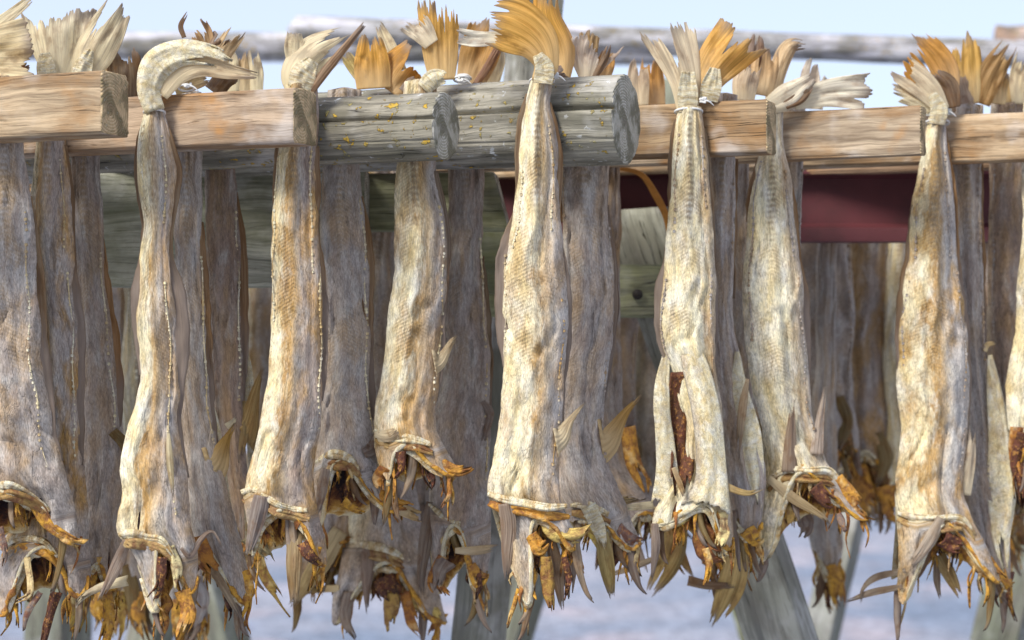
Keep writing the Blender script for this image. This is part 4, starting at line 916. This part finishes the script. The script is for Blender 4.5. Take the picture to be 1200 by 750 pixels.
# sixteenth
fish('large cream and orange fish on the right with orange spiked tail', hang('R5', 'F', 1096),
     [(138, 1088, 1108), (170, 1082, 1110), (210, 1074, 1116), (250, 1067, 1119), (290, 1064, 1121), (340, 1060, 1127), (390, 1054, 1133), (440, 1053, 1136), (490, 1055, 1134), (540, 1052, 1130), (580, 1049, 1128), (610, 1050, 1140), (650, 1046, 1160), (690, 1040, 1178)],
     [(0, 604), (.03, 660), (.06, 698), (.14, 690), (.24, 652), (.36, 632), (.5, 616), (.62, 612), (.74, 632), (.84, 664), (.93, 680), (1, 676)], (.70, .95, .15),
     brim=[(0, 680), (.2, 670), (.5, 650), (.8, 660), (1, 664)],
     tails=[([(1112, 124, 11), (1096, 84, 26), (1064, 42, 19)], (.58, .27, .02, 1), dict(rag=.3, fray=.2, notch=.3)), ([(1106, 130, 8), (1084, 102, 14), (1050, 76, 13)], (.74, .62, .42, 1), dict(d=-.012)), ([(1092, 128, 7), (1070, 114, 9), (1044, 106, 7)], CRM, dict(d=-.006)),
            ([(1098, 146, 9), (1100, 128, 10), (1092, 110, 5)], CRM, dict(mat=SKIN, rag=0., fray=0., d=-.016, name='tail_root')), ([(1118, 126, 8), (1112, 100, 10), (1096, 84, 4)], DKB, dict(d=-.008))],
     beads=[(.12, 200, 300), (.82, 180, 300), (.92, 320, 560), (.04, 330, 470)],
     flaps=[(1, [(150, 0), (200, 3), (260, 3), (320, 3), (370, 4), (430, 4), (500, 1)], AMB), (-1, [(240, 0), (300, 3), (340, 6), (400, 4), (450, 0)], DKB)],
     fins=[([(1130, 580, 7), (1136, 540, 6), (1138, 500, 3)], (.60, .50, .36, 1)), ([(1096, 604, 5), (1080, 634, 7), (1058, 664, 3)], (.46, .37, .28, 1)), ([(1056, 666, 3), (1026, 676, 4), (1010, 690, 2), (1008, 706, .8)], (.40, .30, .20, 1)), ([(1052, 684, 3), (1020, 694, 4), (990, 704, 1)], (.40, .30, .20, 1)),
           ([(1100, 650, 7), (1112, 672, 8), (1126, 700, 3)], (.44, .30, .10, 1), dict(d=.01)), ([(1098, 656, 4), (1098, 680, 4), (1102, 702, 1)], (.30, .21, .13, 1), dict(d=.012))],
     strips=[([(1126, 626, 9), (1142, 650, 12), (1160, 668, 11), (1178, 680, 4)], ORG, dict(d=-.02)), ([(1090, 645, 8), (1070, 668, 9), (1050, 698, 6)], (.60, .38, .09, 1), dict(d=-.01)), ([(1098, 628, 9), (1112, 636, 9), (1124, 640, 5)], (.16, .06, .04, 1))], shreds=8, ridge=[(1049, 597), (1070, 605), (1095, 606), (1120, 605), (1136, 626)])
# seventeenth
fish('dark grey fish with a pale curled edge, behind the large cream and orange fish', hang('R5', 'B', 1138),
     [(124, 1116, 1152), (190, 1114, 1150), (260, 1118, 1150), (330, 1120, 1152), (400, 1124, 1154), (450, 1128, 1160), (500, 1130, 1166), (560, 1130, 1176), (620, 1138, 1184), (680, 1160, 1184)],
     [(0, 640), (.3, 660), (.6, 678), (.85, 688), (1, 676)], (-.05, .3, .45),
     tails=[([(1130, 128, 13), (1124, 106, 14), (1120, 86, 9)], (.34, .24, .17, 1), dict(d=-.01)), ([(1138, 122, 11), (1133, 76, 15), (1132, 36, 9)], (.64, .38, .06, 1), dict(rag=.25)), ([(1150, 122, 10), (1162, 86, 14), (1184, 50, 7)], (.42, .23, .06, 1), dict(rag=.3)),
            ([(1168, 122, 10), (1170, 96, 11), (1176, 84, 7)], (.72, .50, .20, 1), dict(d=.02))],
     beads=[(.9, 200, 420), (.55, 470, 570)], flaps=[(1, [(190, 2), (260, 3), (340, 3), (420, 1)], AMB)],
     belly=[([(1160, 416, 2), (1166, 460, 10), (1174, 520, 16), (1177, 580, 17), (1174, 630, 10), (1178, 670, 4)], (1.1, .6, .1, 1), dict(d=-.02, sway=.3))],
     fins=[([(1152, 412, 2), (1156, 404, 3), (1166, 402, 1)], TAN)], strips=[([(1170, 668, 5), (1180, 684, 4), (1188, 682, 1.5)], ORG)], shreds=4)
fish('dark purple brown fish near the right edge of the frame', hang('R6', 'F', 1180),
     [(122, 1160, 1204), (200, 1158, 1204), (300, 1156, 1206), (400, 1156, 1210), (480, 1158, 1215), (560, 1165, 1222)], [(0, 560), (.5, 570), (1, 580)], (-.2, .35, .95),
     tails=[([(1176, 122, 12), (1182, 92, 16), (1192, 70, 16)], (.58, .36, .10, 1), dict(rag=.35, d=-.02)), ([(1194, 122, 8), (1194, 90, 10), (1202, 60, 8)], (.74, .62, .40, 1), dict(d=-.03))],
     beads=[(.1, 200, 420)], shreds=4)
fish('white bellied fish half cut by the right edge of the frame', hang('R5', 'B', 1212),
     [(120, 1200, 1240), (200, 1196, 1246), (300, 1196, 1250), (345, 1191, 1250), (390, 1190, 1250), (440, 1180, 1252), (480, 1178, 1255), (540, 1184, 1260), (600, 1190, 1262)],
     [(0, 500), (.15, 520), (.5, 500), (1, 560)], (.95, .3, .2), strips=[([(1196, 506, 8), (1190, 540, 8), (1194, 590, 4)], (.14, .05, .02, 1)), ([(1188, 500, 6), (1186, 530, 6), (1192, 560, 3)], AMB)], shreds=9)
# second tier seen between and below
fish('tan fish hanging lowest left of centre, white collar and dark hanging fin', 3.57,
     [(150, 428, 466), (250, 426, 465), (345, 425, 465), (450, 424, 474), (540, 416, 486), (590, 410, 492), (630, 404, 498), (680, 394, 512), (740, 384, 528)],
     [(0, 690), (.05, 730), (.12, 715), (.22, 690), (.36, 668), (.52, 658), (.66, 668), (.76, 692), (.88, 722), (1, 732)], (.45, .55, .45), fold=1.5,
     brim=[(0, 700), (.5, 700), (1, 716)],
     fins=[([(430, 632, 10), (432, 660, 9), (432, 690, 4), (433, 716, 1)], (.36, .25, .19, 1), dict(cup=.5)), ([(396, 668, 5), (374, 676, 4), (352, 682, 2)], (.60, .42, .16, 1)), ([(400, 686, 4), (376, 690, 4), (356, 694, 2)], (.56, .38, .14, 1))],
     strips=[([(486, 694, 9), (500, 712, 11), (516, 728, 7)], (.68, .50, .14, 1), dict(d=-.02)), ([(462, 690, 8), (460, 716, 7), (458, 736, 4)], (.46, .28, .07, 1)), ([(476, 690, 6), (484, 722, 6), (496, 742, 3)], AMB), ([(452, 672, 12), (458, 688, 12), (462, 698, 8)], (.12, .06, .04, 1)),
             ([(412, 690, 6), (408, 722, 5), (420, 744, 2)], GP, dict(mat=FIN))], shreds=8, ridge=[(405, 632), (425, 636), (455, 641), (482, 656)])
fish('olive brown fish low behind the cream and rust fish, pointed flap hanging down', hang('R3', 'F', 395) + .16,
     [(140, 398, 430), (400, 384, 420), (520, 380, 420), (600, 366, 416), (650, 350, 414), (700, 340, 410)],
     [(0, 690), (.12, 700), (.3, 670), (.6, 640), (1, 630)], (.1, .8, .5), fins=[([(400, 620, 9), (376, 660, 12), (340, 712, 3)], (.52, .37, .14, 1))], shreds=5)
fish('small grey fish low behind the leaning leg, ragged golden edge', 3.90,
     [(150, 958, 984), (480, 954, 980), (560, 950, 984), (620, 948, 986), (680, 958, 984)],
     [(0, 640), (.4, 672), (.8, 676), (1, 640)], (.1, .3, .3), strips=[([(974, 660, 7), (978, 690, 9), (984, 714, 6)], GOLD), ([(946, 600, 6), (948, 622, 6), (946, 630, 2)], GOLD)], shreds=3)
fish('golden brown fish low behind the mottled grey fish, only its forked lower end showing', 3.49,
     [(120, 694, 728), (420, 690, 730), (540, 686, 744), (600, 690, 790), (640, 700, 800)],
     [(0, 600), (.3, 620), (.6, 600), (1, 610)], (.1, .8, .6),
     fins=[([(796, 596, 10), (784, 650, 16), (758, 694, 6)], (.34, .22, .05, 1)), ([(786, 610, 8), (795, 650, 9), (812, 680, 3)], (.40, .22, .05, 1), dict(d=-.02)), ([(770, 650, 3), (735, 662, 4), (710, 672, 1)], (.36, .26, .16, 1)), ([(738, 620, 5), (748, 650, 5), (756, 668, 1)], GP)],
     strips=[([(736, 500, 8), (744, 540, 9), (756, 566, 8), (758, 578, 4)], ORG, dict(d=-.05)), ([(712, 600, 6), (714, 636, 6), (716, 656, 2)], (.08, .05, .05, 1))], shreds=8)
fish('pale lipped fish hanging low in front of the leaning leg top, long tapering flap below', 3.46,
     [(130, 846, 878), (500, 834, 880), (600, 826, 874), (650, 822, 872), (700, 820, 872)],
     [(0, 660), (.4, 650), (1, 640)], (.4, .7, .4),
     fins=[([(868, 636, 12), (856, 690, 16), (834, 736, 5)], (.46, .31, .09, 1), dict(d=-.02)), ([(806, 680, 6), (830, 684, 5), (860, 684, 3)], DKB)], shreds=5)

fish('slate grey fish peeping lowest under the hooded fish, ragged golden end', hang('R3', 'B', 226) + .06,
     [(190, 204, 236), (400, 200, 240), (560, 196, 244), (660, 194, 246), (720, 200, 244)],
     [(0, 700), (.3, 724), (.6, 716), (1, 730)], (.1, .5, .3), shreds=9, fins=[([(230, 676, 6), (240, 700, 8), (232, 736, 2)], (.34, .32, .33, 1))],
     strips=[([(176, 672, 8), (200, 668, 9), (224, 676, 6)], AMB), ([(212, 700, 9), (214, 726, 8), (208, 752, 4)], GOLD)])
fish('brown fish low behind the dark grey purple fish, a cluster of golden shreds below it', hang('R3', 'B', 150) + .10,
     [(190, 128, 160), (420, 124, 164), (580, 116, 176), (670, 110, 186), (710, 108, 190)],
     [(0, 716), (.3, 700), (.6, 690), (1, 706)], (.1, .8, .6), shreds=11, fins=[([(150, 660, 8), (160, 690, 9), (164, 735, 3)], OLV), ([(122, 660, 6), (108, 672, 5), (96, 676, 2)], TAN)],
     strips=[([(126, 690, 9), (120, 712, 9), (132, 738, 4)], GOLD), ([(170, 690, 10), (166, 718, 9), (176, 746, 4)], ORG), ([(142, 690, 8), (144, 720, 8), (140, 756, 4)], (.46, .30, .06, 1))])
fish('dim grey fish in the gap left of the long narrow grey fish', 3.72,
     [(140, 474, 516), (420, 468, 524), (560, 462, 520), (640, 466, 516)],
     [(0, 640), (.4, 616), (.7, 630), (1, 650)], (.1, .6, .5), shreds=7, fins=[([(500, 590, 7), (498, 630, 7), (494, 672, 2)], GP)])

# ------------------------------------------------------------------ farther fish seen under the beam and between the front ones
FAR = [
 ('blurred dark grey fish under the red beam, just right of the whitest fish', 3.98, [(190, 926, 998), (290, 926, 998), (380, 930, 1000), (450, 930, 1000), (520, 940, 1006)], [(0, 500), (.4, 512), (1, 530)], (-.25, .15, .45)),
 ('blurred fish with a rusty middle hanging under the red beam', 4.02, [(190, 996, 1042), (290, 995, 1043), (340, 994, 1040), (400, 988, 1040), (440, 990, 1040), (500, 984, 1044), (560, 990, 1046)], [(0, 560), (.4, 530), (.7, 545), (1, 590)], (.35, .9, .6)),
 ('blurred narrow cream fish beside the large cream and orange fish', 4.0, [(190, 1040, 1066), (290, 1040, 1066), (380, 1036, 1060), (420, 1034, 1058), (500, 1040, 1066), (580, 1030, 1070)], [(0, 590), (.5, 560), (1, 590)], (.8, .6, .4)),
 ('blurred pale grey fish below the crossbar, left of the split fish', 3.95, [(220, 738, 776), (330, 736, 778), (375, 737, 776), (420, 738, 786), (460, 730, 792), (520, 726, 794), (580, 730, 796)], [(0, 560), (.5, 590), (1, 580)], (.55, .5, .3)),
 ('far purple grey fish below the crossbar, beside the mottled grey fish', 3.9, [(220, 690, 748), (370, 694, 750), (460, 696, 744), (520, 704, 750), (580, 700, 756)], [(0, 540), (.5, 530), (1, 580)], (-.2, .5, .8)),
 ('blurred whitish fish under the broad plank, left of the cream and rust fish', 3.85, [(220, 290, 330), (340, 288, 326), (420, 288, 326), (500, 290, 328), (600, 286, 330)], [(0, 560), (.5, 560), (1, 600)], (.5, .8, .3)),
 ('blurred tan fish under the broad plank, left of the hooded fish', 3.9, [(220, 126, 158), (340, 128, 160), (430, 124, 162), (560, 126, 166), (640, 130, 170)], [(0, 640), (1, 650)], (.2, 1., .5)),
 ('far pale flank glimpsed right behind the third fish from the left edge', 3.7, [(240, 146, 160), (370, 146, 160), (440, 142, 162), (520, 144, 162), (600, 146, 164)], [(0, 560), (1, 590)], (1.1, .4, .2)),
 ('far gold edged fish between the split fish and the whitest fish', 3.7, [(120, 862, 886), (200, 862, 886), (300, 858, 888), (400, 862, 890), (520, 862, 900)], [(0, 520), (1, 560)], (.35, 1., .3)),
 ('far dark fish in the gap right of the large orange fish', 4.05, [(190, 1140, 1170), (300, 1142, 1172), (420, 1146, 1180), (560, 1150, 1190), (620, 1160, 1196)], [(0, 600), (1, 630)], (-.2, .3, .8)),
 ('far brown fish seen low through the gap left of the thin grey strip', 4.2, [(220, 950, 984), (400, 956, 1000), (520, 960, 1020), (600, 980, 1036)], [(0, 560), (.5, 550), (1, 590)], (.2, .9, .6)),
]
for lab, d, rows, rim, tone in FAR:
    mid = sum(r[1] for r in rim) / len(rim); xm = (rows[-1][1] + rows[-1][2]) / 2
    fish(lab, d, rows, rim, tone, N=70, M=36, shreds=9, tails=[([(rows[0][1] + 10, rows[0][0] - 4, 8), (rows[0][1] + 14, rows[0][0] - 40, 13), (rows[0][1] + 20, rows[0][0] - 70, 12)], TAN)] if rows[0][0] < 150 else (),
         beads=[(.92, rows[1][0], mid - 60)], fins=[([(xm + 8, mid - 50, 5), (xm + 16, mid - 20, 8), (xm + 4, mid + 14, 2)], OLV)],
         strips=[([(xm - 14, mid - 12, 10), (xm - 8, mid + 12, 11), (xm + 6, mid + 36, 4)], ORG), ([(xm + 10, mid - 12, 10), (xm + 16, mid + 8, 9), (xm + 26, mid + 26, 4)], OLV)])

# ------------------------------------------------------------------ strings
def tie(label, x, y, w, d, knot=None, sag=3.):
    px = K * d; pts = []
    for k in range(19):
        a = 2 * math.pi * k / 18
        pts.append(((x - 600 + w * math.cos(a)) * px, d - w * .72 * px * math.sin(a), HC + (HORIZON - y - sag * math.sin(a) * -1) * px))
    rt = root('tie_string', W(x, y, d)); tag(rt, label, 'string', 'white strings tying tails to the rails')
    tube('loop', pts, [px * 1.35] * 19, STRING, rt, m=8, n=72, lumps=.15)
    if knot:
        kx, ky = knot; rng = random.Random(int(x))
        pk = [W(kx + rng.uniform(-4, 4), ky + rng.uniform(-3, 3), d - w * .5 * px + rng.uniform(-.004, .004)) for _ in range(12)]
        tube('knot', pk, [px * 1.4] * 12, STRING, rt, m=7, n=90, lumps=.2)
        tube('loose_end', [W(kx, ky, d - w * .6 * px), W(kx + 7, ky + 2, d - w * .6 * px), W(kx + 13, ky + 7, d - w * .5 * px)], [px * 1.1, px, px * .5], STRING, rt, m=7, n=14)
tie('white string loop round the neck of the hooded white tail', 181, 132, 12.5, hang('R2', 'F', 186))
tie('white string loop round the tail of the big central fish', 635, 95, 14, hang('L2', 'F', 628), knot=(650, 88))
tie('frayed white string tied round the tail of the split cream fish', 807, 131, 16, hang('R3', 'F', 806), knot=(824, 117))
tie('cream string loop beside the cut end of the pale stained rail', 1098, 144, 14, hang('R5', 'F', 1096), knot=(1108, 130))
tie('bunched white string on top of the thick log, left of the central tail', 541, 93, 9, hang('L2', 'F', 541) + .03, knot=(540, 92))
tie('knotted white string lying on the second rail under the hooded tail', 218, 103, 9, hang('R2', 'F', 218) + .02, knot=(220, 100))

# ------------------------------------------------------------------ surroundings
me = grid_mesh('ground', np.array([[(-300 + 10 * i, -40 + 12 * j, 0.06 * float(fbm(np.array(i * .7), np.array(j * .7), 3, 2))) for i in range(61)] for j in range(50)]), np.zeros((50, 61, 2)))
g = link('ground', me, GROUND); tag(g, kind='structure')

def far_log(x0, y0, x1, y1, d, dia, lab, tint=(.72, .69, .72, 1)):
    p0 = W(x0, y0, d); p1 = W(x1, y1, d * 1.0)
    n = 12
    pts = [tuple(np.array(p0) * (1 - t) + np.array(p1) * t) for t in np.linspace(0, 1, n)]
    o = tube('far_rail', pts, [dia / 2] * n, WLOG, None, tint, m=24, n=80, lumps=.08)
    tag(o, lab, 'log rail', 'blurred rails of the racks behind')
far_log(-60, 52, 790, 60, 6.2, .085, 'long blurred log rail of the rack behind, crossing the upper left sky')
far_log(336, 34, 1260, 66, 5.6, .072, 'blurred pale log rail of the rack behind, its dark end at the upper left')
far_log(1165, 48, 1420, 40, 6.0, .085, 'blurred orange pink rail end at the right edge above the tails', (.62, .40, .30, 1))

def far_leg(xt, yt, xb, yb, d, wid, lab, tint=(.30, .31, .23, 1)):
    z1 = HC / (K * d) + HORIZON
    xg = xt + (xb - xt) * (z1 - yt) / (yb - yt)
    plank('distant_post', W(xt, yt, d), W(xg, z1 + 20, d), wid, wid, WGREY, tint, lab, 'rack leg', roll=.5, group='legs of the racks behind')
far_leg(66, 120, 68, 750, 5.0, .115, 'blurred dark upright leg below the orange brown fish at the lower left')
far_leg(100, 120, 262, 750, 5.2, .105, 'blurred dark leg slanting right at the lower left')
far_leg(330, 120, 172, 750, 5.6, .09, 'blurred pale leg slanting left behind the hooded tail fish', (.34, .34, .26, 1))
far_leg(800, 100, 590, 750, 5.6, .10, 'blurred grey green leg right of the central post', (.30, .31, .24, 1))
far_leg(1110, 100, 958, 750, 5.4, .075, 'blurred pale leg right of the leaning grey leg', (.40, .40, .34, 1))
far_leg(700, 100, 900, 750, 5.8, .10, 'blurred greenish leg left of the leaning grey leg', (.26, .28, .14, 1))
far_leg(1330, 100, 1168, 750, 5.2, .115, 'blurred greenish leg at the lower right edge of the frame', (.24, .25, .18, 1))

# ------------------------------------------------------------------ light, sky, camera
sc = bpy.context.scene
w = bpy.data.worlds.new('World'); sc.world = w; w.use_nodes = True
nt = w.node_tree; nt.nodes.clear()
sky = nt.nodes.new('ShaderNodeTexSky'); sky.sky_type = 'NISHITA'; sky.sun_disc = False
EL, AZ = math.radians(40), math.radians(222)       # sun behind the camera, to the left
sky.sun_elevation = EL; sky.sun_rotation = AZ; sky.air_density = 1.0; sky.dust_density = .5; sky.ozone_density = 5.
bg = nt.nodes.new('ShaderNodeBackground'); bg.inputs['Strength'].default_value = .12
ow = nt.nodes.new('ShaderNodeOutputWorld')
veil = nt.nodes.new('ShaderNodeMix'); veil.data_type = 'RGBA'      # thin high cloud over the clear sky
veil.inputs[0].default_value = .62; veil.inputs[7].default_value = (5.15, 5.35, 6.5, 1)
nt.links.new(sky.outputs[0], veil.inputs[6]); nt.links.new(veil.outputs[2], bg.inputs[0]); nt.links.new(bg.outputs[0], ow.inputs[0])
sd = bpy.data.lights.new('Sun', 'SUN'); sd.energy = 2.9; sd.angle = math.radians(20); sd.color = (1., .97, .92)
so = bpy.data.objects.new('sun_lamp', sd); C.objects.link(so)
from mathutils import Vector
sv = Vector((math.sin(AZ) * math.cos(EL), math.cos(AZ) * math.cos(EL), math.sin(EL)))
so.rotation_euler = sv.to_track_quat('Z', 'Y').to_euler(); so.location = (-3, -4, 6)

cd = bpy.data.cameras.new('Camera'); cam = bpy.data.objects.new('camera', cd); C.objects.link(cam)
cd.lens = 75; cd.sensor_width = 36; cd.shift_y = (HORIZON - 375) / 1200.
cd.clip_start = .1; cd.clip_end = 2000
cam.location = (0, 0, HC); cam.rotation_euler = (math.radians(90), 0, 0)
cd.dof.use_dof = True; cd.dof.focus_distance = 3.03; cd.dof.aperture_fstop = 3.8
sc.camera = cam
sc.view_settings.view_transform = 'Standard'; sc.view_settings.look = 'None'; sc.view_settings.gamma = 1
sc.view_settings.exposure = .62
